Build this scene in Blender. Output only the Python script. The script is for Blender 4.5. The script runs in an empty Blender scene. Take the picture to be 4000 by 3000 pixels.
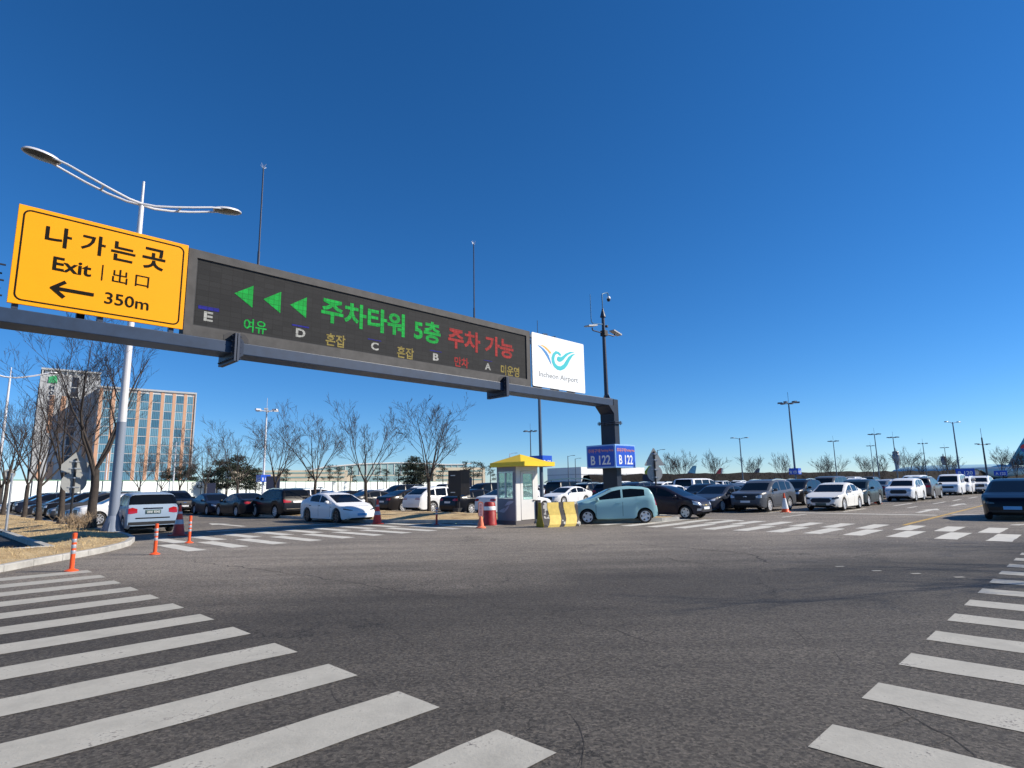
import bpy, bmesh, math, random
from math import sin, cos, pi, radians, sqrt, atan2
from mathutils import Vector, Matrix, noise
from mathutils.bvhtree import BVHTree

# ------------------------------------------------------------------ camera, sky, sun, exposure
SC = bpy.context.scene
COL = SC.collection
FPX, PITCH, ROLL, EYE = 2332.3, 0.1675, -0.0184, 1.65      # focal length in photo pixels (photo 4000 wide)
_cp, _sp, _cr, _sr = cos(PITCH), sin(PITCH), cos(ROLL), sin(ROLL)
FW = Vector((0, _cp, _sp)); _u0 = Vector((0, -_sp, _cp)); _r0 = Vector((1, 0, 0))
RT = _cr*_r0 + _sr*_u0; UP = -_sr*_r0 + _cr*_u0
cd = bpy.data.cameras.new("camera"); cam = bpy.data.objects.new("camera", cd); COL.objects.link(cam)
cd.sensor_width = 36; cd.lens = FPX/4000*36; cd.clip_start = .1; cd.clip_end = 6000
M = Matrix((RT, UP, -FW)).transposed().to_4x4(); M.translation = (0, 0, EYE); cam.matrix_world = M
SC.camera = cam

SUN_AZ, SUN_EL = radians(-1.0), radians(34.0)               # azimuth from +x, counter-clockwise
W = bpy.data.worlds.new("World"); SC.world = W; W.use_nodes = True
nt = W.node_tree; nt.nodes.clear()
sky = nt.nodes.new("ShaderNodeTexSky"); sky.sky_type = 'NISHITA'; sky.sun_disc = False
sky.sun_elevation = SUN_EL; sky.sun_rotation = pi/2 - SUN_AZ
sky.altitude = 0; sky.air_density = .85; sky.dust_density = 0.0; sky.ozone_density = 9.0
hs = nt.nodes.new("ShaderNodeHueSaturation"); hs.inputs['Saturation'].default_value = 1.14
bg = nt.nodes.new("ShaderNodeBackground"); bg.inputs['Strength'].default_value = 0.107
wo = nt.nodes.new("ShaderNodeOutputWorld")
nt.links.new(sky.outputs[0], hs.inputs['Color']); nt.links.new(hs.outputs[0], bg.inputs['Color']); nt.links.new(bg.outputs[0], wo.inputs['Surface'])
sd = bpy.data.lights.new("sun", 'SUN'); sd.energy = 5.0; sd.angle = radians(.53); sd.color = (1, .91, .78)
sun = bpy.data.objects.new("sun", sd); COL.objects.link(sun)
sv = Vector((cos(SUN_EL)*cos(SUN_AZ), cos(SUN_EL)*sin(SUN_AZ), sin(SUN_EL)))
sun.rotation_euler = (-sv).to_track_quat('-Z', 'Y').to_euler(); sun.location = (60, -10, 60)
SC.view_settings.view_transform = 'Standard'; SC.view_settings.look = 'None'
SC.view_settings.exposure = 0.35; SC.view_settings.gamma = 1.0
SC.render.engine = 'CYCLES'

# ------------------------------------------------------------------ coordinates
GA = radians(45.5)                                           # the roads run at 45 degrees to the view
E1 = Vector((cos(GA), sin(GA), 0)); E2 = Vector((-sin(GA), cos(GA), 0))
def S(s, t, z=0): p = E1*s + E2*t; return Vector((p.x, p.y, z))
def at(u, v, z=0):                                           # point of the photograph -> place on the ground
    d = (u-2000)/FPX*RT - (v-1500)/FPX*UP + FW
    k = (z-EYE)/d.z; return Vector((d.x*k, d.y*k, z))
R = random.Random(7)

# ------------------------------------------------------------------ materials
def _n(t, ty, **kw):
    n = t.nodes.new(ty)
    for k, v in kw.items():
        if k in n.inputs: n.inputs[k].default_value = v
        else: setattr(n, k, v)
    return n
def c4(c): return (c[0], c[1], c[2], 1)
MATS = {}
def mat(name, col, rough=.5, metal=0., var=0., vscale=4., bump=0., bscale=60., coat=0., emit=None, estr=0., objcol=False, spec=.5, stretch=None):
    if name in MATS: return MATS[name]
    m = bpy.data.materials.new(name); m.use_nodes = True; t = m.node_tree
    b = t.nodes['Principled BSDF']; L = t.links.new
    b.inputs['Roughness'].default_value = rough; b.inputs['Metallic'].default_value = metal
    b.inputs['Base Color'].default_value = c4(col); b.inputs['Coat Weight'].default_value = coat
    b.inputs['Coat Roughness'].default_value = .04; b.inputs['Specular IOR Level'].default_value = spec
    src = None
    if objcol:
        oi = _n(t, 'ShaderNodeObjectInfo'); src = oi.outputs['Color']; L(src, b.inputs['Base Color'])
    if var or bump:
        tc = _n(t, 'ShaderNodeTexCoord'); co = tc.outputs['Object']
        if stretch:
            mp = _n(t, 'ShaderNodeMapping'); mp.inputs['Scale'].default_value = stretch; L(co, mp.inputs[0]); co = mp.outputs[0]
    if var:
        nz = _n(t, 'ShaderNodeTexNoise', Scale=vscale, Detail=6., Roughness=.65); L(co, nz.inputs['Vector'])
        mr = _n(t, 'ShaderNodeMapRange'); mr.inputs['From Min'].default_value = .3; mr.inputs['From Max'].default_value = .7
        mr.inputs['To Min'].default_value = 1-var; mr.inputs['To Max'].default_value = 1+var; L(nz.outputs['Fac'], mr.inputs['Value'])
        mx = _n(t, 'ShaderNodeMix', data_type='RGBA', blend_type='MULTIPLY'); mx.inputs['Factor'].default_value = 1
        if src: L(src, mx.inputs['A'])
        else: mx.inputs['A'].default_value = c4(col)
        L(mr.outputs[0], mx.inputs['B']); L(mx.outputs['Result'], b.inputs['Base Color'])
    if bump:
        n2 = _n(t, 'ShaderNodeTexNoise', Scale=bscale, Detail=5.); L(co, n2.inputs['Vector'])
        bp = _n(t, 'ShaderNodeBump', Strength=bump, Distance=.02); L(n2.outputs['Fac'], bp.inputs['Height']); L(bp.outputs[0], b.inputs['Normal'])
    if emit:
        b.inputs['Emission Color'].default_value = c4(emit); b.inputs['Emission Strength'].default_value = estr
    MATS[name] = m; return m

M_paint = mat('car_paint', (.5, .5, .5), .3, 0., coat=.14, spec=.2, objcol=True)
M_glass = mat('tinted_glass', (.006, .007, .008), .07, 0., spec=.28)
M_tyre = mat('tyre_rubber', (.018, .018, .02), .85, bump=.2, bscale=40)
M_rim = mat('alloy_rim', (.62, .63, .65), .35, .3)
M_rimdark = mat('dark_rim', (.04, .04, .045), .4, .5)
M_trim = mat('black_plastic', (.02, .02, .022), .55)
M_under = mat('underbody', (.008, .008, .008), .9)
M_lamp = mat('clear_lamp', (.55, .58, .62), .12, .3, spec=.8)
M_lampdark = mat('smoked_lamp', (.05, .055, .06), .1, .2, spec=.8)
M_red = mat('red_lamp', (.38, .015, .02), .15, coat=.6)
M_chrome = mat('chrome', (.75, .76, .78), .12, 1.)
M_plate = mat('plate_white', (.72, .74, .76), .45)
M_plateblue = mat('plate_blue', (.12, .38, .70), .45)
M_plategreen = mat('plate_green', (.05, .10, .095), .5)
M_gold = mat('gold_emblem', (.7, .5, .15), .3, .8)
M_white = mat('white_enamel', (.78, .79, .80), .45, var=.03, vscale=2)
M_text = mat('sign_black', (.009, .008, .006), .7, spec=.1)
M_orange = mat('post_orange', (.86, .10, .02), .45, var=.12, vscale=9)
M_cone = mat('cone_red', (.55, .045, .025), .5, var=.2, vscale=8)
M_reflect = mat('reflective_grey', (.42, .43, .46), .35, .2)
M_galv = mat('galvanised', (.45, .47, .50), .4, .55, var=.12, vscale=6)
M_polewh = mat('pole_white', (.66, .66, .68), .42, .1, var=.06, vscale=3)
M_polegrey = mat('pole_grey', (.20, .24, .31), .6, bump=.3, bscale=90)
M_poledark = mat('pole_dark', (.035, .045, .07), .45, .2)
M_black = mat('matt_black', (.012, .013, .018), .6)
M_conc = mat('kerb_concrete', (.40, .39, .36), .9, var=.25, vscale=3, bump=.3, bscale=50)
M_steel = mat('gantry_steel', (.017, .037, .078), .45, .0, var=.2, spec=.4, vscale=2.5)
M_steeldk = mat('gantry_steel_dark', (.03, .033, .045), .5, .2, var=.2, vscale=3)  # dark steel of the small sign clip
M_bark = mat('bark', (.050, .040, .034), .9, var=.35, vscale=6, bump=.6, bscale=25)
M_twig = mat('twig', (.048, .038, .036), .9)
M_pine = mat('pine_needles', (.022, .032, .016), .8, var=.4, vscale=1.2)

# ------------------------------------------------------------------ mesh helpers
class MB:
    def __init__(s): s.v = []; s.f = []; s.m = []; s.sm = []
    def add(s, vs, fs, mi=0, sm=False, tf=None):
        o = len(s.v)
        s.v += [tuple(tf @ Vector(p)) if tf is not None else tuple(p) for p in vs]
        for f in fs: s.f.append(tuple(i+o for i in f)); s.m.append(mi); s.sm.append(sm)
        return s
    def box(s, c, d, rz=0, mi=0, tf=None):
        x, y, z = d[0]/2, d[1]/2, d[2]/2
        A = Matrix.Translation(c) @ Matrix.Rotation(rz, 4, 'Z')
        if tf is not None: A = tf @ A
        return s.add([(-x,-y,-z),(x,-y,-z),(x,y,-z),(-x,y,-z),(-x,-y,z),(x,-y,z),(x,y,z),(-x,y,z)],
              [(0,3,2,1),(4,5,6,7),(0,1,5,4),(1,2,6,5),(2,3,7,6),(3,0,4,7)], mi, False, A)
    def bx(s, x0, x1, y0, y1, z0, z1, mi=0, tf=None): return s.box(((x0+x1)/2,(y0+y1)/2,(z0+z1)/2),(abs(x1-x0),abs(y1-y0),abs(z1-z0)),0,mi,tf)
    def tube(s, pts, rad, n=8, mi=0, cap=True, sm=True, tf=None):
        pts = [Vector(p) for p in pts]; k = len(pts)
        if not hasattr(rad, '__len__'): rad = [rad]*k
        vs = []; fs = []
        d0 = (pts[1]-pts[0]).normalized(); a = d0.orthogonal().normalized()
        for i, p in enumerate(pts):
            d = (pts[min(i+1, k-1)]-pts[max(i-1, 0)]).normalized()
            a = (a - d*a.dot(d)); a = a.normalized() if a.length > 1e-6 else d.orthogonal().normalized()
            b = d.cross(a)
            for j in range(n):
                w = 2*pi*j/n; vs.append(p + (a*cos(w)+b*sin(w))*rad[i])
        for i in range(k-1):
            for j in range(n): fs.append((i*n+j, i*n+(j+1) % n, (i+1)*n+(j+1) % n, (i+1)*n+j))
        if cap: fs.append(tuple(range(n-1, -1, -1))); fs.append(tuple((k-1)*n+j for j in range(n)))
        return s.add(vs, fs, mi, sm, tf)
    def lathe(s, prof, n=20, mi=0, sm=True, tf=None, cap=True):       # prof: (r, z) bottom to top
        vs = []; fs = []; k = len(prof)
        for r, z in prof:
            for j in range(n): vs.append((r*cos(2*pi*j/n), r*sin(2*pi*j/n), z))
        for i in range(k-1):
            for j in range(n): fs.append((i*n+j, i*n+(j+1) % n, (i+1)*n+(j+1) % n, (i+1)*n+j))
        if cap and prof[0][0] > 1e-5: fs.append(tuple(range(n-1, -1, -1)))
        if cap and prof[-1][0] > 1e-5: fs.append(tuple((k-1)*n+j for j in range(n)))
        return s.add(vs, fs, mi, sm, tf)
    def prism(s, poly, z0, z1, mi=0, tf=None):
        n = len(poly); vs = [(x, y, z0) for x, y in poly]+[(x, y, z1) for x, y in poly]
        fs = [tuple(range(n-1, -1, -1)), tuple(range(n, 2*n))]+[(i, (i+1) % n, n+(i+1) % n, n+i) for i in range(n)]
        return s.add(vs, fs, mi, False, tf)
    def mesh(s, name, mats, bevel=0, sharp=35):
        me = bpy.data.meshes.new(name); me.from_pydata(s.v, [], s.f)
        for m in (mats if isinstance(mats, (list, tuple)) else [mats]): me.materials.append(m)
        me.polygons.foreach_set('material_index', s.m); me.polygons.foreach_set('use_smooth', s.sm)
        me.update()
        if bevel:
            b = bmesh.new(); b.from_mesh(me); bmesh.ops.remove_doubles(b, verts=b.verts, dist=1e-5)
            es = [e for e in b.edges if len(e.link_faces) == 2 and e.calc_face_angle(0) > radians(30)]
            bmesh.ops.bevel(b, geom=es, offset=bevel, segments=2, profile=.6, affect='EDGES', clamp_overlap=True)
            for f in b.faces: f.smooth = f.calc_area() < bevel*.5 and False
            b.to_mesh(me); b.free()
        if any(s.sm) and not bevel: me.set_sharp_from_angle(angle=radians(sharp))
        return me
    def build(s, name, mats, parent=None, bevel=0, sharp=35):
        return link(name, s.mesh(name, mats, bevel, sharp), parent)
def link(name, me, parent=None):
    o = bpy.data.objects.new(name, me); COL.objects.link(o)
    if parent: o.parent = parent
    return o
def tag(o, label=None, cat=None, group=None, kind=None):
    if label: o['label'] = label
    if cat: o['category'] = cat
    if group: o['group'] = group
    if kind: o['kind'] = kind
    return o
def thing(name, loc, rz, label, cat, group=None):
    o = bpy.data.objects.new(name, None); COL.objects.link(o); o.empty_display_size = .3
    o.location = loc; o.rotation_euler = (0, 0, rz); return tag(o, label, cat, group)
def struct(name, mb, mats, **kw): return tag(mb.build(name, mats, **kw), kind='structure')
def dup(src, loc, rz, label, group=None):
    r = src.copy(); COL.objects.link(r); r.location = loc; r.rotation_euler = (0, 0, rz)
    if label: r['label'] = label
    if group: r['group'] = group
    def kids(a, b):
        for ch in list(a.children):
            c = ch.copy(); COL.objects.link(c); c.parent = b; kids(ch, c)
    kids(src, r); return r
def text_mb(body, x0, x1, z0, z1, y, bold=0., depth=.012, keep=False):
    """lettering standing in the local x-z plane, facing -y, fitted to the box x0..x1, z0..z1"""
    cu = bpy.data.curves.new('lettering', 'FONT'); cu.body = body; cu.size = 1; cu.extrude = 0; cu.resolution_u = 3; cu.offset = bold
    ob = bpy.data.objects.new('lettering', cu); COL.objects.link(ob)
    dg = bpy.context.evaluated_depsgraph_get(); me = bpy.data.meshes.new_from_object(ob.evaluated_get(dg))
    bpy.data.objects.remove(ob); mb = MB()
    xs = [v.co.x for v in me.vertices]; ys = [v.co.y for v in me.vertices]
    if not xs: return mb
    ax, bxx, ay, by = min(xs), max(xs), min(ys), max(ys)
    kx = (x1-x0)/(bxx-ax); kz = (z1-z0)/(by-ay)
    if keep: kx = kz = min(kx, kz)
    ox = (x0+x1)/2-(bxx-ax)*kx/2; oz = (z0+z1)/2-(by-ay)*kz/2
    n = len(me.vertices)
    vs = [(ox+(v.co.x-ax)*kx, y-depth, oz+(v.co.y-ay)*kz) for v in me.vertices]
    fs = [tuple(p.vertices) for p in me.polygons]
    # side walls along open edges
    cnt = {}
    for f in fs:
        for i in range(len(f)):
            a, b = f[i], f[(i+1) % len(f)]; k = (min(a, b), max(a, b)); cnt.setdefault(k, []).append((a, b))
    vs2 = [(p[0], y, p[2]) for p in vs]; sides = [(e[0][1], e[0][0], e[0][0]+n, e[0][1]+n) for e in cnt.values() if len(e) == 1]
    bpy.data.meshes.remove(me)
    return mb.add(vs+vs2, fs+sides)
def merge(a, b, mi=None):
    o = len(a.v); a.v += b.v; a.f += [tuple(i+o for i in f) for f in b.f]; a.m += ([mi]*len(b.f) if mi is not None else b.m); a.sm += b.sm; return a
def rrect(x0, x1, z0, z1, r, n=5):
    p = []
    for cx, cz, a0 in ((x1-r, z0+r, -90), (x1-r, z1-r, 0), (x0+r, z1-r, 90), (x0+r, z0+r, 180)):
        for i in range(n+1):
            a = radians(a0+90*i/n); p.append((cx+r*cos(a), cz+r*sin(a)))
    return p
def panel(mb, poly, y0, y1, mi=0):                           # polygon in x-z, thickness along y (y0 front, y1 back)
    n = len(poly); vs = [(x, y0, z) for x, z in poly]+[(x, y1, z) for x, z in poly]
    fs = [tuple(range(n)), tuple(range(2*n-1, n-1, -1))]+[(i, n+i, n+(i+1) % n, (i+1) % n) for i in range(n)]
    return mb.add(vs, fs, mi)
def ring(mb, outer, inner, y0, y1, mi=0):                    # frame between two polygons with equal point counts
    n = len(outer)
    for P, Q, flip in ((outer, inner, 0),):
        vs = [(x, y0, z) for x, z in P]+[(x, y0, z) for x, z in Q]+[(x, y1, z) for x, z in P]+[(x, y1, z) for x, z in Q]
        fs = []
        for i in range(n):
            j = (i+1) % n; fs += [(i, j, n+j, n+i), (2*n+i, 3*n+i, 3*n+j, 2*n+j), (i, 2*n+i, 2*n+j, j), (n+i, n+j, 3*n+j, 3*n+i)]
        mb.add(vs, fs, mi)
    return mb
# ------------------------------------------------------------------ ground
def asphalt(name, lo, hi, crack=True):
    m = bpy.data.materials.new(name); m.use_nodes = True; t = m.node_tree; b = t.nodes['Principled BSDF']; L = t.links.new
    tc = _n(t, 'ShaderNodeTexCoord'); co = tc.outputs['Object']
    big = _n(t, 'ShaderNodeTexNoise', Scale=.16, Detail=5., Roughness=.6); L(co, big.inputs['Vector'])
    r0 = _n(t, 'ShaderNodeMapRange'); r0.inputs['From Min'].default_value = .35; r0.inputs['From Max'].default_value = .65; L(big.outputs['Fac'], r0.inputs['Value'])
    mx = _n(t, 'ShaderNodeMix', data_type='RGBA'); mx.inputs['A'].default_value = c4(lo); mx.inputs['B'].default_value = c4(hi); L(r0.outputs[0], mx.inputs['Factor'])
    if crack:                                                # ground tone by position, with view-dependent light and dark put into the colour
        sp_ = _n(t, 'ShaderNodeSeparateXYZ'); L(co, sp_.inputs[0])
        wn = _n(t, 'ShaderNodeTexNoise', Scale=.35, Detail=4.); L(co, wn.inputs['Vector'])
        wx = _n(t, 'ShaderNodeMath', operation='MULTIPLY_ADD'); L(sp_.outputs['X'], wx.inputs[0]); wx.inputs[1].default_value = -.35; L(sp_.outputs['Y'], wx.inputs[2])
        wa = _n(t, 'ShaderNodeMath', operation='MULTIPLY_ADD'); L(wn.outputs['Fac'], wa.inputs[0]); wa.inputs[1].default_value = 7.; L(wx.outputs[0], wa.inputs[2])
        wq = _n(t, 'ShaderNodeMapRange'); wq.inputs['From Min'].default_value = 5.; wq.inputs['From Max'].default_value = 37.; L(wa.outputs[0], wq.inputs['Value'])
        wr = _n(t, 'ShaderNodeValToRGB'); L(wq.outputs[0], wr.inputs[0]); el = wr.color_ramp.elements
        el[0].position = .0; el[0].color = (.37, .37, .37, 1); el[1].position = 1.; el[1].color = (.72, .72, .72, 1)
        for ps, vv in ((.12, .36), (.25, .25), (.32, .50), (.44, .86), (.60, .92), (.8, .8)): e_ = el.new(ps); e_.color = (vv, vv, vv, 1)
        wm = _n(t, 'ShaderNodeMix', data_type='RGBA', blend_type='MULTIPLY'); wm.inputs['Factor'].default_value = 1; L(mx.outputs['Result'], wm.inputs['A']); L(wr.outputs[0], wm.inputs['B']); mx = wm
    # long streaks left by traffic
    mp = _n(t, 'ShaderNodeMapping'); mp.inputs['Rotation'].default_value = (0, 0, radians(-20)); mp.inputs['Scale'].default_value = (.12, 1.1, 1); L(co, mp.inputs[0])
    st = _n(t, 'ShaderNodeTexNoise', Scale=1., Detail=6., Roughness=.7); L(mp.outputs[0], st.inputs['Vector'])
    r1 = _n(t, 'ShaderNodeMapRange'); r1.inputs['From Min'].default_value = .3; r1.inputs['From Max'].default_value = .7; r1.inputs['To Min'].default_value = .68; r1.inputs['To Max'].default_value = 1.24; L(st.outputs['Fac'], r1.inputs['Value'])
    # aggregate: stones of a few millimetres to centimetres
    v1 = _n(t, 'ShaderNodeTexVoronoi', Scale=46., Randomness=1.); L(co, v1.inputs['Vector'])
    n1 = _n(t, 'ShaderNodeTexNoise', Scale=30., Detail=9., Roughness=.78); L(co, n1.inputs['Vector'])
    sx = _n(t, 'ShaderNodeSeparateColor'); L(v1.outputs['Color'], sx.inputs[0])
    r2 = _n(t, 'ShaderNodeMapRange'); r2.inputs['To Min'].default_value = .45; r2.inputs['To Max'].default_value = 1.55; L(sx.outputs[0], r2.inputs['Value'])
    r3 = _n(t, 'ShaderNodeMapRange'); r3.inputs['From Min'].default_value = .3; r3.inputs['From Max'].default_value = .7; r3.inputs['To Min'].default_value = .4; r3.inputs['To Max'].default_value = 1.6; L(n1.outputs['Fac'], r3.inputs['Value'])
    q = _n(t, 'ShaderNodeMath', operation='MULTIPLY'); L(r1.outputs[0], q.inputs[0]); L(r2.outputs[0], q.inputs[1])
    q2 = _n(t, 'ShaderNodeMath', operation='MULTIPLY'); L(q.outputs[0], q2.inputs[0]); L(r3.outputs[0], q2.inputs[1])
    fac = q2.outputs[0]
    if crack:
        nd = _n(t, 'ShaderNodeTexNoise', Scale=.9, Detail=6., Roughness=.7); L(co, nd.inputs['Vector'])
        ad = _n(t, 'ShaderNodeMix', data_type='RGBA', blend_type='LINEAR_LIGHT'); ad.inputs['Factor'].default_value = .9; L(co, ad.inputs['A']); L(nd.outputs['Color'], ad.inputs['B'])
        vc = _n(t, 'ShaderNodeTexVoronoi', feature='DISTANCE_TO_EDGE', Scale=.21); L(ad.outputs['Result'], vc.inputs['Vector'])
        r4 = _n(t, 'ShaderNodeMapRange'); r4.inputs['From Min'].default_value = .0015; r4.inputs['From Max'].default_value = .0045; r4.inputs['To Min'].default_value = .35; L(vc.outputs['Distance'], r4.inputs['Value'])
        mk = _n(t, 'ShaderNodeTexNoise', Scale=.35, Detail=3.); L(co, mk.inputs['Vector'])
        gt = _n(t, 'ShaderNodeMapRange'); gt.inputs['From Min'].default_value = .5; gt.inputs['From Max'].default_value = .56; L(mk.outputs['Fac'], gt.inputs['Value'])
        m1 = _n(t, 'ShaderNodeMix', data_type='FLOAT'); m1.inputs['A'].default_value = 1; L(gt.outputs[0], m1.inputs['Factor']); L(r4.outputs[0], m1.inputs['B'])
        q3 = _n(t, 'ShaderNodeMath', operation='MULTIPLY'); L(fac, q3.inputs[0]); L(m1.outputs['Result'], q3.inputs[1]); fac = q3.outputs[0]
    mm = _n(t, 'ShaderNodeMix', data_type='RGBA', blend_type='MULTIPLY'); mm.inputs['Factor'].default_value = 1; L(mx.outputs['Result'], mm.inputs['A']); L(fac, mm.inputs['B'])
    L(mm.outputs['Result'], b.inputs['Base Color']); b.inputs['Roughness'].default_value = .78; b.inputs['Specular IOR Level'].default_value = .4
    bp = _n(t, 'ShaderNodeBump', Strength=.7, Distance=.012); L(q2.outputs[0], bp.inputs['Height']); L(bp.outputs[0], b.inputs['Normal'])
    return m
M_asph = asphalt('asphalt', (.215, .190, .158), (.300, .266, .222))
M_asph2 = asphalt('path_asphalt', (.03, .03, .031), (.05, .048, .046), False)
def paintmat(name, col, wear):
    m = bpy.data.materials.new(name); m.use_nodes = True; t = m.node_tree; b = t.nodes['Principled BSDF']; L = t.links.new
    tc = _n(t, 'ShaderNodeTexCoord'); co = tc.outputs['Object']
    n1 = _n(t, 'ShaderNodeTexNoise', Scale=2.2, Detail=8., Roughness=.75); L(co, n1.inputs['Vector'])
    n2 = _n(t, 'ShaderNodeTexNoise', Scale=30., Detail=4., Roughness=.7); L(co, n2.inputs['Vector'])
    r1 = _n(t, 'ShaderNodeMapRange'); r1.inputs['From Min'].default_value = .3; r1.inputs['From Max'].default_value = .7; r1.inputs['To Min'].default_value = .78; r1.inputs['To Max'].default_value = 1.1; L(n1.outputs['Fac'], r1.inputs['Value'])
    a = _n(t, 'ShaderNodeMix', data_type='RGBA', blend_type='MULTIPLY'); a.inputs['Factor'].default_value = 1; a.inputs['A'].default_value = c4(col); L(r1.outputs[0], a.inputs['B'])
    ma = _n(t, 'ShaderNodeMath', operation='ADD'); L(n1.outputs['Fac'], ma.inputs[0]); L(n2.outputs['Fac'], ma.inputs[1])
    r2 = _n(t, 'ShaderNodeMapRange'); r2.inputs['From Min'].default_value = 1.20-wear; r2.inputs['From Max'].default_value = 1.34-wear; L(ma.outputs[0], r2.inputs['Value'])
    # hair cracks
    nd = _n(t, 'ShaderNodeTexNoise', Scale=2.5, Detail=5.); L(co, nd.inputs['Vector'])
    ad = _n(t, 'ShaderNodeMix', data_type='RGBA', blend_type='LINEAR_LIGHT'); ad.inputs['Factor'].default_value = .35; L(co, ad.inputs['A']); L(nd.outputs['Color'], ad.inputs['B'])
    vc = _n(t, 'ShaderNodeTexVoronoi', feature='DISTANCE_TO_EDGE', Scale=1.1); L(ad.outputs['Result'], vc.inputs['Vector'])
    r3 = _n(t, 'ShaderNodeMapRange'); r3.inputs['From Min'].default_value = .002; r3.inputs['From Max'].default_value = .006; r3.inputs['To Min'].default_value = .5; r3.inputs['To Max'].default_value = 0.; L(vc.outputs['Distance'], r3.inputs['Value'])
    mk = _n(t, 'ShaderNodeTexNoise', Scale=.55, Detail=2.); L(co, mk.inputs['Vector'])
    gt = _n(t, 'ShaderNodeMapRange'); gt.inputs['From Min'].default_value = .52; gt.inputs['From Max'].default_value = .60; L(mk.outputs['Fac'], gt.inputs['Value'])
    r3m = _n(t, 'ShaderNodeMath', operation='MULTIPLY'); L(r3.outputs[0], r3m.inputs[0]); L(gt.outputs[0], r3m.inputs[1])
    mxx = _n(t, 'ShaderNodeMath', operation='MAXIMUM'); L(r2.outputs[0], mxx.inputs[0]); L(r3m.outputs[0], mxx.inputs[1])
    f = _n(t, 'ShaderNodeMix', data_type='RGBA'); L(mxx.outputs[0], f.inputs['Factor']); L(a.outputs['Result'], f.inputs['A']); f.inputs['B'].default_value = (.11, .10, .095, 1)
    L(f.outputs['Result'], b.inputs['Base Color']); b.inputs['Roughness'].default_value = .75
    bp = _n(t, 'ShaderNodeBump', Strength=.35, Distance=.01); L(n2.outputs['Fac'], bp.inputs['Height']); L(bp.outputs[0], b.inputs['Normal'])
    return m
M_mark = paintmat('road_paint_white', (.43, .415, .36), .07)
M_mark2 = paintmat('road_paint_bright', (.62, .60, .53), .0)
M_yel = paintmat('road_paint_yellow', (.52, .33, .07), -.02)

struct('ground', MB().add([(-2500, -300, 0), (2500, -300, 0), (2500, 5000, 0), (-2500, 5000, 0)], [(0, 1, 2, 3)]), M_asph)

def quad_st(mb, s0, s1, t0, t1, z=.004):                     # slightly ragged rectangle in road coordinates
    n = max(2, int(max(s1-s0, t1-t0)/.35)); P = []; j = lambda: R.uniform(-.012, .012)
    if s1-s0 > t1-t0: lo = [S(s0+(s1-s0)*i/n, t0+j(), z) for i in range(n+1)]; hi = [S(s0+(s1-s0)*i/n, t1+j(), z) for i in range(n+1)]
    else: lo = [S(s1+j(), t0+(t1-t0)*i/n, z) for i in range(n+1)]; hi = [S(s0+j(), t0+(t1-t0)*i/n, z) for i in range(n+1)]
    mb.add(lo+hi, [(i, i+1, n+2+i, n+1+i) for i in range(n)])
mb = MB()
for i in range(-1, 13): quad_st(mb, -1.2, 3.05, 14.3-1.164*i, 14.83-1.164*i)
m_ = mb; struct('crosswalk', m_, M_mark)
mb = MB()
for i in range(-3, 12): quad_st(mb, 4.17+1.145*i, 4.65+1.145*i, -2.9, 1.56)
struct('crosswalk', mb, M_mark)
mb = MB()
for i in range(0, 11): quad_st(mb, 5.8+1.18*i, 6.28+1.18*i, 18.35, 21.3)
for i in range(0, 10): quad_st(mb, 6.38+1.18*i, 6.86+1.18*i, 21.58, 24.3)
struct('crosswalk', mb, M_mark2)
mb = MB()
for i in range(0, 13): quad_st(mb, 19.95, 22.45, 1.97+1.135*i, 2.49+1.135*i)
for i in range(0, 12): quad_st(mb, 22.72, 25.05, 2.5+1.1*i, 3.0+1.1*i)
struct('crosswalk', mb, M_mark2)
mb = MB(); quad_st(mb, 25, 60, 5.30, 5.45); struct('lane_line', mb, M_yel)
mb = MB(); quad_st(mb, 31.9, 32.35, 5.6, 13.5); quad_st(mb, 32.9, 33.3, 3.0, 5.2)
quad_st(mb, 9.0, 15.0, 26.2, 26.55)
for s0, s1, t0, t1 in ((42.0, 46.6, 9.3, 9.5), (39.1, 41.5, 8.05, 8.2), (45.7, 49.8, 8.0, 8.15), (52, 55, 7.9, 8.1), (58, 62, 7.8, 8.0), (34, 38, 9.8, 9.95), (28.0, 31.0, 10.6, 10.75)): quad_st(mb, s0, s1, t0, t1)
def arrow_st(mb, s, t, L, w, k=1):                           # straight arrow along s (k=1) or along t
    f = (lambda a, b: S(s+a, t+b, .005)) if k == 1 else (lambda a, b: S(s-b, t+a, .005))
    mb.add([f(0, -w), f(L*.6, -w), f(L*.6, w), f(0, w)], [(0, 1, 2, 3)]); mb.add([f(L*.6, -w*3.2), f(L, 0), f(L*.6, w*3.2)], [(0, 1, 2)])
arrow_st(mb, 34.2, 6.7, 4.6, .13); arrow_st(mb, 42.5, 6.65, 4.2, .12); arrow_st(mb, 11.3, 28.5, 4.5, .14, 2)
# bent arrow at the right edge
pts = [S(26.6+1.0*cos(radians(a)), 1.45+1.05*sin(radians(a)), .005) for a in range(90, -60, -15)]
vs = []
for i, p in enumerate(pts):
    d = (pts[min(i+1, len(pts)-1)]-pts[max(i-1, 0)]).normalized(); nrm = Vector((-d.y, d.x, 0)); vs += [p+nrm*.13, p-nrm*.13]
mb.add(vs, [(2*i, 2*i+1, 2*i+3, 2*i+2) for i in range(len(pts)-1)])
pts = [S(24.4+.8*cos(radians(a)), 11.9+.9*sin(radians(a)), .005) for a in range(60, -80, -15)]; vs = []
for i, p in enumerate(pts):
    d = (pts[min(i+1, len(pts)-1)]-pts[max(i-1, 0)]).normalized(); nrm = Vector((-d.y, d.x, 0)); vs += [p+nrm*.12, p-nrm*.12]
mb.add(vs, [(2*i, 2*i+1, 2*i+3, 2*i+2) for i in range(len(pts)-1)])
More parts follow.
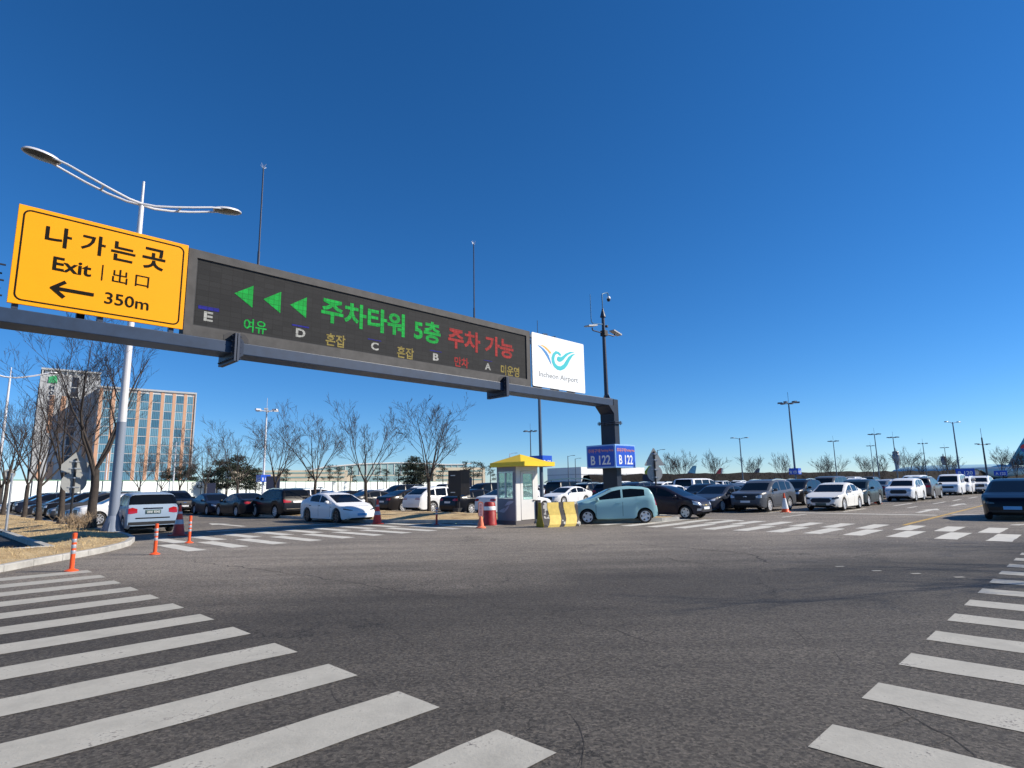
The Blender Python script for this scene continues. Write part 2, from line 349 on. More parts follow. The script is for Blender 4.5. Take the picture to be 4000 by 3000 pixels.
# four small raised studs' worn dashes in the junction
mbd = mb; mb = MB()
for u, v in ((3280, 2212), (3425, 2229), (3578, 2240), (3747, 2254)):
    p = at(u, v, .005); mb.add([p+Vector((-.08, -.04, 0)), p+Vector((.08, -.04, 0)), p+Vector((.08, .04, 0)), p+Vector((-.08, .04, 0))], [(0, 1, 2, 3)])
struct('road_marking', mb, M_mark); mb = mbd
for i in range(14): quad_st(mb, 22.4, 22.5, 23+i*2.9, 23.02+i*2.9) if 0 else None
struct('road_marking', mb, M_mark2)

# open cracks and tar seams
def crack(uv, w, mb, z=.0025, jit=.05, br=.25):
    P = [at(u, v) for u, v in uv]; Q = []
    for a, b in zip(P, P[1:]):
        n = max(2, int((b-a).length/.22))
        Q += [a.lerp(b, i/n)+Vector((R.gauss(0, jit), R.gauss(0, jit), 0)) for i in range(n)]
    Q.append(P[-1]); vs = []
    for i, p in enumerate(Q):
        d = (Q[min(i+1, len(Q)-1)]-Q[max(i-1, 0)]).normalized(); n = Vector((-d.y, d.x, 0))*w*R.uniform(.25, 1)*(.2 if i in (0, len(Q)-1) else 1); vs += [Vector((p.x, p.y, z))+n, Vector((p.x, p.y, z))-n]
        if R.random() < br and 0 < i < len(Q)-1:
            k = d.cross(Vector((0, 0, 1)))*R.choice((-1, 1)); e = [p]; dd = (k+d*R.uniform(-.5, .8)).normalized()
            for _ in range(R.randint(2, 5)): dd = (dd+Vector((R.gauss(0, .4), R.gauss(0, .4), 0))).normalized(); e.append(e[-1]+dd*.14)
            wv = []
            for j, q in enumerate(e): nn = Vector((-dd.y, dd.x, 0))*w*.45*(1-j/len(e)); wv += [Vector((q.x, q.y, z))+nn, Vector((q.x, q.y, z))-nn]
            mb.add(wv, [(2*j, 2*j+1, 2*j+3, 2*j+2) for j in range(len(e)-1)])
    mb.add(vs, [(2*i, 2*i+1, 2*i+3, 2*i+2) for i in range(len(Q)-1)])
mb = MB()
crack([(735, 2191), (1000, 2222), (1217, 2252), (1500, 2296), (1830, 2345)], .016, mb); crack([(1830, 2345), (2250, 2420), (2600, 2520)], .008, mb)
crack([(2460, 2125), (2700, 2142), (2930, 2164), (3010, 2200)], .03, mb, br=.1); crack([(2580, 2178), (2760, 2206), (2950, 2200)], .02, mb, br=.1)
crack([(1425, 2650), (1500, 2688), (1600, 2672), (1660, 2660)], .004, mb, jit=.02); crack([(1720, 2817), (1870, 2770), (2030, 2700), (2200, 2643), (2420, 2560)], .005, mb, jit=.025, br=.2)
crack([(1290, 2690), (1340, 2760)], .005, mb, jit=.02); crack([(3420, 2735), (3560, 2800), (3740, 2890), (3830, 3010)], .009, mb, jit=.03, br=.5)
crack([(2950, 2420), (3150, 2480), (3330, 2600)], .004, mb, jit=.04); crack([(60, 2660), (300, 2690), (560, 2672)], .004, mb, jit=.03); crack([(2250, 2790), (2290, 2900), (2270, 3010)], .005, mb, jit=.02)
crack([(1300, 2330), (1500, 2420), (1620, 2540)], .004, mb, jit=.03)
struct('road_crack', mb, mat('crack_dark', (.042, .038, .035), .95))
# ------------------------------------------------------------------ verges with kerbs and dry grass
def drymat():
    m = bpy.data.materials.new('dry_lawn'); m.use_nodes = True; t = m.node_tree; b = t.nodes['Principled BSDF']; L = t.links.new
    tc = _n(t, 'ShaderNodeTexCoord'); co = tc.outputs['Object']
    a = _n(t, 'ShaderNodeTexNoise', Scale=1.3, Detail=8., Roughness=.7); L(co, a.inputs['Vector'])
    r = _n(t, 'ShaderNodeValToRGB'); L(a.outputs['Fac'], r.inputs[0]); e = r.color_ramp.elements
    e[0].position = .3; e[0].color = (.30, .19, .09, 1); e[1].position = .52; e[1].color = (.56, .41, .215, 1)
    x = e.new(.72); x.color = (.66, .52, .31, 1)
    f = _n(t, 'ShaderNodeTexNoise', Scale=28., Detail=6., Roughness=.8); L(co, f.inputs['Vector'])
    q = _n(t, 'ShaderNodeMapRange'); q.inputs['From Min'].default_value = .3; q.inputs['From Max'].default_value = .7; q.inputs['To Min'].default_value = .6; q.inputs['To Max'].default_value = 1.3; L(f.outputs['Fac'], q.inputs['Value'])
    mm = _n(t, 'ShaderNodeMix', data_type='RGBA', blend_type='MULTIPLY'); mm.inputs['Factor'].default_value = 1; L(r.outputs[0], mm.inputs['A']); L(q.outputs[0], mm.inputs['B']); L(mm.outputs['Result'], b.inputs['Base Color'])
    b.inputs['Roughness'].default_value = .95
    bp = _n(t, 'ShaderNodeBump', Strength=1., Distance=.05); L(f.outputs['Fac'], bp.inputs['Height']); L(bp.outputs[0], b.inputs['Normal']); return m
M_dry = drymat()
M_straw = mat('straw', (.58, .43, .22), .9)
def inside(p, poly):
    c = False; n = len(poly)
    for i in range(n):
        x1, y1 = poly[i]; x2, y2 = poly[i-1]
        if (y1 > p[1]) != (y2 > p[1]) and p[0] < (x2-x1)*(p[1]-y1)/(y2-y1)+x1: c = not c
    return c
def edge_d(p, poly):
    b = 1e9; n = len(poly)
    for i in range(n):
        ax, ay = poly[i-1]; bx_, by_ = poly[i]; dx, dy = bx_-ax, by_-ay
        k = max(0, min(1, ((p[0]-ax)*dx+(p[1]-ay)*dy)/(dx*dx+dy*dy+1e-9))); b = min(b, math.hypot(p[0]-ax-k*dx, p[1]-ay-k*dy))
    return b
def verge_h(p, poly, amp):
    d = edge_d(p, poly); k = min(1, d/2.2); k = k*k*(3-2*k)
    return .14+k*amp+min(1, d/.5)*.07*noise.noise((p[0]*.9, p[1]*.9, 3))+min(1, d/.3)*.03*noise.noise((p[0]*3.1, p[1]*3.1, 9))
def verge(poly, amp, near, step=.3, holes=()):
    """lawn surface: boundary ring plus inner grid, triangulated"""
    from mathutils.geometry import delaunay_2d_cdt
    pts = []; edges = []
    for i in range(len(poly)):
        a = poly[i-1]; b = poly[i]; L = math.hypot(b[0]-a[0], b[1]-a[1]); n = max(1, int(L/.5))
        for k in range(n): pts.append(Vector((a[0]+(b[0]-a[0])*k/n, a[1]+(b[1]-a[1])*k/n)))
    nb = len(pts); edges = [(i, (i+1) % nb) for i in range(nb)]
    xs = [p[0] for p in poly]; ys = [p[1] for p in poly]
    x = min(xs)
    while x < max(xs):
        y = min(ys); 
        while y < max(ys):
            q = (x+R.uniform(-.1, .1), y+R.uniform(-.1, .1)); far = y > near
            if (not far or (int(x/step) % 3 == 0 and int(y/step) % 3 == 0)) and inside(q, poly) and edge_d(q, poly) > .2: pts.append(Vector(q))
            y += step
        x += step
    r = delaunay_2d_cdt(pts, edges, [], 1, 1e-4)
    vs = [S(p[0], p[1], verge_h(p, poly, amp)) for p in r[0]]
    return MB().add(vs, [tuple(f) for f in r[2]], 0, True)
def kerb(poly, w=.16, h=.15, closed=False, z0=0):            # granite blocks about a metre long with joints
    mb = MB(); P = [Vector(p).to_3d() for p in poly]
    D = [0]
    for i in range(1, len(P)): D.append(D[-1]+(P[i]-P[i-1]).length)
    def pos(d):
        for i in range(1, len(P)):
            if d <= D[i] or i == len(P)-1:
                k = (d-D[i-1])/max(1e-6, D[i]-D[i-1]); dr = (P[i]-P[i-1]).normalized(); return P[i-1].lerp(P[i], k), Vector((-dr.y, dr.x, 0))
    n = max(1, int(D[-1])); 
    for i in range(n):
        a = D[-1]*i/n+.006; b = D[-1]*(i+1)/n-.006; dz = R.uniform(-.006, .006)
        (p, u), (q, v) = pos(a), pos(b); bev = .02
        sec = lambda c, nn: [S(c.x+nn.x*o, c.y+nn.y*o, z) for o, z in ((0, z0), (0, z0+h-bev+dz), (bev, z0+h+dz), (w, z0+h+dz), (w, z0))]
        A = sec(p, u); B = sec(q, v); mb.add(A+B, [(j, j+1, 6+j, 5+j) for j in range(4)]+[(4, 3, 2, 1, 0), (5, 6, 7, 8, 9)])
    return mb
LV = [(-9, 15.9), (-3, 16.05), (-.3, 16.35), (.9, 16.65), (1.74, 17.18), (2.6, 18.3), (3.55, 19.3), (4.5, 20.55), (5.25, 21.95), (5.85, 23.9), (6.15, 26.0), (6.25, 30), (6.25, 75)]
struct('kerb', kerb(LV), M_conc)
inner = [(-9, 16.06), (-3, 16.21), (-.35, 16.5), (.82, 16.8), (1.62, 17.28), (2.48, 18.4), (3.43, 19.4), (4.37, 20.64), (5.1, 22.02), (5.69, 23.95), (5.99, 26.0), (6.09, 30), (6.09, 75), (3.27, 75), (3.27, 21.45), (-9, 21.45)]
LAWN = inner
struct('grass_verge', verge(inner, .24, 40), M_dry, sharp=180)
struct('path', MB().add([S(-9, 21.6, .05), S(3.06, 21.6, .05), S(3.06, 75, .05), S(-9, 75, .05)], [(0, 1, 2, 3)]), M_asph2)
k2 = kerb([(-9, 21.45), (3.27, 21.45)], .16, .2); merge(k2, kerb([(3.27, 21.45), (3.27, 75)], .2, .2)); struct('kerb', k2, M_conc)
CI = [(22.5, 70), (16.0, 70), (15.95, 30), (15.95, 26), (16.25, 24.3), (17.15, 22.6), (18.4, 20.4), (19.9, 17.3), (21.75, 14.75), (23.2, 13.85), (24.1, 13.65), (24.55, 14.1), (24.6, 16.4), (27.9, 16.4), (28.0, 21.5), (22.5, 22.6)]
CI = CI[::-1]
struct('kerb', kerb(CI+[CI[0]]), M_conc)
def shrink(poly, d):
    out = []; n = len(poly)
    for i in range(n):
        a, b, c = Vector(poly[i-1]), Vector(poly[i]), Vector(poly[(i+1) % n]); u = (b-a).normalized(); v = (c-b).normalized()
        nn = Vector((-u.y-v.y, u.x+v.x)); nn = nn.normalized() if nn.length > 1e-6 else Vector((-u.y, u.x)); k = d/max(.45, nn.dot(Vector((-u.y, u.x)))); out.append((b.x+nn.x*k, b.y+nn.y*k))
    return out
area = sum(CI[i-1][0]*CI[i][1]-CI[i][0]*CI[i-1][1] for i in range(len(CI)))
CII = shrink(CI, .15 if area > 0 else -.15)
struct('grass_verge', verge(CII, .16, 42), M_dry, sharp=180)
# straw blades over the nearest lawn
mb = MB()
for _ in range(15000):
    s, t = R.uniform(-2, 6), R.uniform(16.2, 34) if R.random() < .8 else R.uniform(34, 44)
    if not inside((s, t), inner) or edge_d((s, t), inner) < .1: continue
    p = S(s, t, verge_h((s, t), inner, .24)-.01); a = R.uniform(0, 6.28); h = R.uniform(.03, .09); w = R.uniform(.004, .01)
    dx = Vector((cos(a)*w, sin(a)*w, 0)); tip = p+Vector((R.uniform(-.06, .06), R.uniform(-.06, .06), h)); mb.add([p-dx, p+dx, tip], [(0, 1, 2)])
tag(mb.build('dry_grass', M_straw), kind='stuff')
# ------------------------------------------------------------------ cars
def lin(pts, x):                                             # pts ascending x
    if x <= pts[0][0]: return pts[0][1]
    for (a, p), (b, q) in zip(pts, pts[1:]):
        if x <= b: return p+(q-p)*(x-a)/(b-a)
    return pts[-1][1]
def smo(pts, x, r=.09):
    lo, hi = pts[0][0], pts[-1][0]; r = min(r, x-lo, hi-x)
    if r <= 1e-4: return lin(pts, x)
    return sum(lin(pts, x+r*k/3)*w for k, w in zip(range(-3, 4), (1, 2, 3, 4, 3, 2, 1)))/16
class Car: pass
def car_shape(sp):
    """parts of a car body as meshes; x forward, origin on the ground under the middle"""
    C = Car(); C.sp = sp; L, Wd, R_ = sp['L'], sp['W'], sp['R']; h = L/2
    top = sorted(sp['top']); belt = sorted(sp['belt']); xf, xr = sp['xf'], sp['xr']; Ra = R_+.055; gc = sp.get('gc', .19)
    xs = set()
    n = int(L/.09)
    for i in range(n+1): xs.add(-h+L*i/n)
    for x, _ in top: xs.add(x)
    for xa in (xf, xr):
        for k in (1, .985, .94, .87, .75, .6, .42, .22, 0): xs.add(xa+Ra*k); xs.add(xa-Ra*k)
    for d in (.015, .04, .08, .14, .21): xs.add(h-d); xs.add(-h+d)
    wins = sp['wins']
    for a, b in wins: xs.add(a); xs.add(b)
    for k in ('xwb', 'xwt', 'xrt', 'xrb'): xs.add(sp[k])
    xs = sorted(xs); keep = [xs[0]]
    fixed = {a for w in wins for a in w} | {sp[k] for k in ('xwb', 'xwt', 'xrt', 'xrb')} | {xf+Ra, xf-Ra, xr+Ra, xr-Ra, xs[-1]}
    for x in xs[1:]:
        if x-keep[-1] < .012:
            if x in fixed and keep[-1] not in fixed: keep[-1] = x
            elif x in fixed: keep.append(x)
            continue
        keep.append(x)
    xs = keep
    fr, rr = sp.get('fr', .30), sp.get('rr', .2); ft, rt = sp.get('ft', .85), sp.get('rt', .6)
    tum = sp.get('tum', .30)
    rings = []
    for x in xs:
        df, dr = h-x, x+h
        yw = Wd/2*(1-fr*max(0, 1-df/ft)**2.3-rr*max(0, 1-dr/rt)**2.4)
        zt = smo(top, x, .05); zb = gc
        e = min(df/.3, dr/.3)
        if e < 1: zb = gc+(sp.get('lip', .13))*(1-e)**1.6
        zb = min(zb, zt-.03)
        arch = False
        for xa in (xf, xr):
            q = Ra*Ra-(x-xa)**2
            if q >= -1e-9:
                z = R_+sqrt(max(0, q)); 
                if z > zb: zb = z; arch = True
        zs = min(lin(belt, x), zt-.012-.02*(zt-zb))
        zs = max(zs, zb+.02)
        hg = zt-zs; lp = lambda k: zb+(zs-zb)*k
        y5 = yw-.05 if hg > .02 else yw-.04
        P = [(yw-.13, zb), (yw-.022, zb+.0 if arch else zb+.04), (yw-.012, lp(.35)), (yw, lp(.62)), (yw-.006, lp(.86)), (y5+.012, lp(.97))]
        z6 = zs+min(.025, hg*.2); z7 = max(z6+.002, zt-min(.11, hg*.42)); z8 = zt-min(.035, hg*.14)
        y6 = y5-.012; y7 = y6-tum*(z7-z6); y8 = y7-.05*min(1, hg/.25)-.02; 
        P += [(y6, z6), (y7, z7), (y8, z8), (y8*.87, zt-min(.012, hg*.05)), (y8*.5, zt-.002), (0, zt)]
        rings.append(P)
    NJ = 12
    V = []; 
    for x, P in zip(xs, rings):
        row = [(x, y, z) for y, z in P]+[(x, -y, z) for y, z in P[-2::-1]]
        V.append(row)
    NR = 2*NJ-1
    body, ws, rw = MB(), MB(), MB(); sw = [MB() for _ in range(len(wins)*2)]
    full = MB()
    def q(i, j): return [V[i][j], V[i+1][j], V[i+1][j+1], V[i][j+1]]
    for i in range(len(xs)-1):
        xm = (xs[i]+xs[i+1])/2
        for j in range(NR-1):
            jj = j if j < NJ-1 else NR-2-j
            tgt = body; g = q(i, j)[::-1]
            if jj in (9, 10) or (jj == 8 and sp.get('wide_ws', 0)):
                if sp['xwt'] < xm < sp['xwb']: tgt = ws
                elif jj > 8 and sp['xrb'] < xm < sp['xrt'] and rings[i][6][1] < rings[i][11][1]-.03: tgt = rw
            if jj in (7, 8) and sp.get('wide_rw') and sp['xrb'] < xm < sp['xrt'] and rings[i][6][1] < rings[i][11][1]-.03: tgt = rw
            if jj == 6:
                for k, (a, b) in enumerate(wins):
                    if a < xm < b: tgt = sw[k*2+(0 if j < NJ-1 else 1)]
            tgt.add(g, [(0, 1, 2, 3)], 0, True); full.add(g, [(0, 1, 2, 3)])
    for i, d in ((0, 1), (len(xs)-1, -1)):                   # close nose and tail
        vs = V[i]; f = tuple(range(NR)) if d == -1 else tuple(range(NR-1, -1, -1)); f = f[::-1]
        body.add(vs, [f], 0, False); full.add(vs, [f])
    def weld(m):
        key = {}; mp = []; nv = []
        for p in m.v:
            k = (round(p[0], 4), round(p[1], 4), round(p[2], 4))
            if k not in key: key[k] = len(nv); nv.append(p)
            mp.append(key[k])
        F = []; Mi = []; Sm = []
        for f, a, b in zip(m.f, m.m, m.sm):
            g = []; 
            for i in f:
                if not g or mp[i] != g[-1]: g.append(mp[i])
            if len(g) > 1 and g[0] == g[-1]: g.pop()
            if len(set(g)) > 2: F.append(tuple(g)); Mi.append(a); Sm.append(b)
        m.v, m.f, m.m, m.sm = nv, F, Mi, Sm
    for m in [body, ws, rw]+sw: weld(m)
    C.bvh = BVHTree.FromPolygons([Vector(p) for p in full.v], full.f); C.h = h
    # dark floor and inner wheel houses
    u = MB(); wi = Wd/2-.16
    u.bx(-h+.25, h-.25, -wi+.1, wi-.1, gc+.02, gc+.3)
    for x0, x1 in ((-h+.2, xr-Ra), (xr+Ra, xf-Ra), (xf+Ra, h-.2)): u.bx(x0, x1, -wi, wi, gc+.015, gc+.4)
    for xa in (xr, xf): u.bx(xa-Ra-.01, xa+Ra+.01, -wi+.13, wi-.13, gc+.05, R_+Ra+.06)
    C.parts = [('body', body, 'P'), ('windscreen', ws, M_glass)]
    if rw.f: C.parts.append(('rear_window', rw, M_glass))
    for m in sw:
        if m.f: C.parts.append(('side_window', m, M_glass))
    C.parts.append(('underbody', u, M_under))
    return C
def ray(C, d, u, v):
    if d == 'F': o, r = Vector((C.h+2, u, v)), Vector((-1, 0, 0))
    elif d == 'B': o, r = Vector((-C.h-2, u, v)), Vector((1, 0, 0))
    elif d == 'L': o, r = Vector((u, 4, v)), Vector((0, -1, 0))
    elif d == 'R': o, r = Vector((u, -4, v)), Vector((0, 1, 0))
    else: o, r = Vector((u, v, 5)), Vector((0, 0, -1))
    hit = C.bvh.ray_cast(o, r); return hit[0], r
def patch(C, d, cols, off=.008, m=3, sub=3, mb=None):
    """a thin plate that follows the body: cols = [(u, v0, v1), ...] seen from direction d"""
    mb = mb or MB(); us = []
    for (a, p, q), (b, r, s) in zip(cols, cols[1:]):
        for k in range(sub): w = k/sub; us.append((a+(b-a)*w, p+(r-p)*w, q+(s-q)*w))
    us.append(cols[-1]); G = []
    for u, p, q in us:
        row = []
        for k in range(m+1):
            loc, r = ray(C, d, u, p+(q-p)*k/m)
            row.append((loc-r*off, loc+r*.03) if loc is not None else None)
        G.append(row)
    vs = []; ids = {}
    def vid(i, k, s):
        if (i, k, s) not in ids: ids[(i, k, s)] = len(vs); vs.append(G[i][k][s])
        return ids[(i, k, s)]
    fs = []; edge = {}
    for i in range(len(G)-1):
        for k in range(m):
            c = [(i, k), (i+1, k), (i+1, k+1), (i, k+1)]
            if any(G[a][b] is None for a, b in c): continue
            P = [G[a][b][0] for a, b in c]
            if max((P[x]-P[y]).length for x in range(4) for y in range(x)) > .6: continue
            f = tuple(vid(a, b, 0) for a, b in c); fs.append(f)
            for x in range(4): e = (c[x], c[(x+1) % 4]); edge[frozenset(e)] = None if frozenset(e) in edge else e
    for e in list(edge.values()):
        if e: (a, b), (c_, d_) = e; fs.append((vid(c_, d_, 0), vid(a, b, 0), vid(a, b, 1), vid(c_, d_, 1)))
    if d in ('F', 'R'): pass
    return mb.add(vs, fs, 0, True)
def both(cols): return cols, [(-u, a, b) for u, a, b in cols][::-1]
def rect(u0, u1, v0, v1): return [(u0, v0, v1), (u1, v0, v1)]
def wheel_mesh(R_, w, style):
    t = MB(); r = R_*.70
    X = Matrix.Rotation(pi/2, 4, 'X')
    t.lathe([(r, -w/2+.012), (R_-.045, -w/2), (R_-.012, -w/2+.025), (R_, -w/2+.06), (R_, w/2-.06), (R_-.012, w/2-.025), (R_-.045, w/2), (r, w/2-.012)], 28, 0, True, X, False)
    # outer face is at -y after the turn for z=+w/2
    d = MB(); d.lathe([(r+.004, w/2-.05), (r+.004, w/2-.004), (r-.022, w/2-.004), (r-.03, w/2-.05)], 28, 0, True, X, False)
    d.lathe([(0, -.02), (r-.02, -.02), (r-.02, .0), (0, .0)], 20, 1, False, X)
    ns = {'five': 5, 'multi': 9, 'plain': 7}[style]; sw_ = {'five': .062, 'multi': .03, 'plain': .05}[style]
    for k in range(ns):
        a = 2*pi*k/ns; T = X @ Matrix.Rotation(a, 4, 'Z')
        d.add([(.03, -sw_, w/2-.03), (r-.02, -sw_*.75, w/2-.012), (r-.02, sw_*.75, w/2-.012), (.03, sw_, w/2-.03), (.03, -sw_, w/2-.06), (r-.02, -sw_*.75, w/2-.05), (r-.02, sw_*.75, w/2-.05), (.03, sw_, w/2-.06)],
              [(0, 1, 2, 3), (0, 4, 5, 1), (3, 2, 6, 7), (4, 7, 6, 5)], 0, False, T)
    d.lathe([(.075, w/2-.06), (.075, w/2-.022), (.05, w/2-.012), (0, w/2-.012)], 14, 0, True, X)
    return t, d
def mirror_mb(sp, side):
    x, y, z = sp['mir']; mb = MB(); T = Matrix.Translation((x, side*y, z)) @ Matrix.Diagonal((.75, 1, 1, 1))
    mb.lathe([(0, -.075), (.07, -.065), (.10, -.02), (.10, .03), (.075, .07), (0, .08)], 10, 0, True, T @ Matrix.Diagonal((1, 1.15, 1, 1)))
    mb.box((x, side*(y-.1), z-.06), (.05, .16, .03)); return mb
def car_type(name, sp, front, rear, extra=None):
    C = car_shape(sp)
    for nm, d, cols, mt, kw in front+rear+(extra or []):
        m = patch(C, d, cols, **kw)
        if m.f: C.parts.append((nm, m, mt))
    for s in (1, -1): C.parts.append(('wing_mirror', mirror_mb(sp, s), sp.get('mirmat', 'P')))
    tm, rm = wheel_mesh(sp['R'], sp.get('tw', .21), sp.get('wheel', 'plain')); C.wheel = (tm.mesh('wheel', M_tyre), rm.mesh('rim', [sp.get('rim', M_rim), M_rimdark]))
    C.wpos = [(x, s*(sp['W']/2-sp.get('tw', .21)/2-.025), sp['R']) for x in (sp['xf'], sp['xr']) for s in (1, -1)]
    C.meshes = [(nm, m.mesh(nm, M_paint if mt == 'P' else mt, sharp=50), mt) for nm, m, mt in C.parts]
    # one joined mesh for cars too small in the picture to show parts
    j = MB(); ml = [M_paint]
    for nm, m, mt in C.parts:
        mm = M_paint if mt == 'P' else mt
        if mm not in ml: ml.append(mm)
        c = MB(); c.v = m.v; c.f = m.f; c.m = m.m; c.sm = m.sm; merge(j, c, ml.index(mm))
    for x, y, z in C.wpos:
        T = Matrix.Translation((x, y, z)) @ (Matrix.Identity(4) if y < 0 else Matrix.Rotation(pi, 4, 'Z'))
        for src, mm in ((tm, M_tyre), (rm, M_rim)):
            if mm not in ml: ml.append(mm)
            j.add(src.v, src.f, ml.index(mm), True, T)
    C.joined = j.mesh(name, ml, sharp=50); C.name = name
    return C
def put_car(C, loc, deg, col, label, group=None, cat='car', parts=True, rename=None):
    loc = Vector((loc[0], loc[1], 0)); rz = radians(deg); col = c4(col)
    if not parts:
        o = link(rename or C.name, C.joined); o.location = loc; o.rotation_euler = (0, 0, rz); o.color = col
        return tag(o, label, cat, group)
    t = thing(rename or C.name, loc, rz, label, cat, group)
    for nm, me, mt in C.meshes: o = link(nm, me, t); o.color = col
    for x, y, z in C.wpos:
        w = link('wheel', C.wheel[0], t); w.location = (x, y, z); w.rotation_euler = (0, 0, 0 if y < 0 else pi); link('rim', C.wheel[1], w)
    return t
def std(o): return dict(off=o)
def two(nm, d, cols, mt, **kw): a, b = both(cols); return [(nm, d, a, mt, kw), (nm, d, b, mt, kw)]
def one(nm, d, cols, mt, **kw): return [(nm, d, cols, mt, kw)]
def trim_sides(x0, x1, z0, z1, mt=M_trim, nm='sill_trim'): return one(nm, 'L', rect(x0, x1, z0, z1), mt, sub=10, m=1)+one(nm, 'R', rect(x0, x1, z0, z1), mt, sub=10, m=1)
def handles(xs, z, mt='P'): return [p for x in xs for p in one('door_handle', 'L', rect(x-.09, x+.09, z, z+.025), mt, off=.022, m=1, sub=2)+one('door_handle', 'R', rect(x-.09, x+.09, z, z+.025), mt, off=.022, m=1, sub=2)]
def seams(xs, z0, z1): return [p for x in xs for p in one('door_gap', 'L', rect(x-.006, x+.006, z0, z1), M_under, off=.002, m=6, sub=1)+one('door_gap', 'R', rect(x-.006, x+.006, z0, z1), M_under, off=.002, m=6, sub=1)]
def plate(d, z, w=.26, mt=M_plate, hh=.055): return one('number_plate', d, rect(-w, w, z-hh, z+hh), mt, off=.018, m=2, sub=3)

T = {}
# small rounded hatchback
sp = dict(L=3.6, W=1.6, R=.29, xf=1.13, xr=-1.25, gc=.17, fr=.34, ft=.8, rr=.16, rt=.5, tum=.26, lip=.13, tw=.18, wheel='five', mir=(.72, .86, .98),
  top=[(1.8, .46), (1.78, .6), (1.70, .74), (1.55, .84), (1.2, .95), (1.02, 1.0), (.1, 1.42), (-.25, 1.49), (-.7, 1.52), (-1.2, 1.49), (-1.5, 1.42), (-1.6, 1.25), (-1.68, 1.0), (-1.75, .85), (-1.79, .6), (-1.8, .45)],
  belt=[(1.2, .9), (.9, .92), (-1.2, 1.08), (-1.5, 1.12)], wins=[(-.28, .72), (-1.27, -.36)], xwb=1.0, xwt=.08, xrt=-1.42, xrb=-1.68)
def hatch_front(em): return (two('headlight', 'F', [(.40, .60, .68), (.56, .60, .76), (.70, .64, .82)], M_lamp, sub=4)+one('grille', 'F', rect(-.34, .34, .56, .64), M_trim, sub=6)+one('grille', 'F', rect(-.42, .42, .34, .44), M_trim, sub=6)
   +two('fog_lamp', 'F', rect(.5, .62, .36, .46), M_lamp)+one('emblem', 'F', rect(-.07, .07, .585, .625), em, off=.02)+plate('F', .47))
hatch_rear = two('tail_lamp', 'B', [(.56, .72, .95), (.64, .70, 1.02), (.72, .72, .98)], M_red)+plate('B', .62)+one('bumper_trim', 'B', rect(-.5, .5, .28, .36), M_trim, sub=5)
hx = handles([-.15, -1.02], .82)+seams([-.33, .78], .3, .88)
T['hatch'] = car_type('hatchback_car', sp, hatch_front(M_gold), hatch_rear, hx)
# saloon
sal_top = [(2.45, .46), (2.42, .62), (2.33, .72), (1.95, .82), (1.3, .93), (1.18, .955), (.32, 1.35), (-.05, 1.43), (-.5, 1.46), (-1.0, 1.41), (-1.82, 1.10), (-2.2, 1.04), (-2.36, .99), (-2.41, .8), (-2.45, .55)]
sp = dict(L=4.9, W=1.86, R=.335, xf=1.53, xr=-1.32, gc=.17, top=sal_top, belt=[(1.3, .9), (-1.5, .98), (-1.9, 1.0)], wins=[(-.2, .85), (-1.12, -.28), (-1.38, -1.17)], xwb=1.16, xwt=.3, xrt=-1.0, xrb=-1.8, wheel='multi', mir=(.85, 1.0, .98), fr=.3)
sal_front = lambda g=M_trim: (two('headlight', 'F', [(.50, .60, .66), (.66, .60, .70), (.80, .63, .74)], M_lamp, sub=4)+one('grille', 'F', [(-.46, .50, .60), (-.38, .42, .67), (.38, .42, .67), (.46, .50, .60)], g, sub=5)
   +one('bumper_trim', 'F', [(-.8, .26, .34), (-.3, .24, .29), (.3, .24, .29), (.8, .26, .34)], M_trim, sub=5)+one('emblem', 'F', rect(-.06, .06, .55, .63), M_chrome, off=.02)+plate('F', .44))
sal_rear = two('tail_lamp', 'B', [(.46, .82, .92), (.66, .80, .94), (.82, .80, .92)], M_red, sub=4)+plate('B', .72)+one('bumper_trim', 'B', rect(-.7, .7, .24, .34), M_trim, sub=6)
sx = handles([-.1, -1.05], .80)+seams([-.24, .95], .3, .9)
T['saloon'] = car_type('saloon_car', sp, sal_front(), sal_rear, sx+one('chrome_strip', 'F', rect(-.44, .44, .405, .415), M_chrome, off=.016, m=1, sub=5))
# white executive saloon with wide dark grille (front of the right-hand line)
T['exec'] = car_type('saloon_car', sp, two('headlight', 'F', [(.54, .60, .68), (.70, .60, .73), (.82, .64, .75)], M_lampdark, sub=4)+one('grille', 'F', [(-.50, .52, .56), (-.42, .44, .66), (0, .43, .67), (.42, .44, .66), (.50, .52, .56)], M_trim, sub=4)
   +two('air_intake', 'F', [(.36, .25, .30), (.56, .25, .39), (.68, .27, .34)], M_trim)+plate('F', .36, mt=M_plategreen), sal_rear, sx)
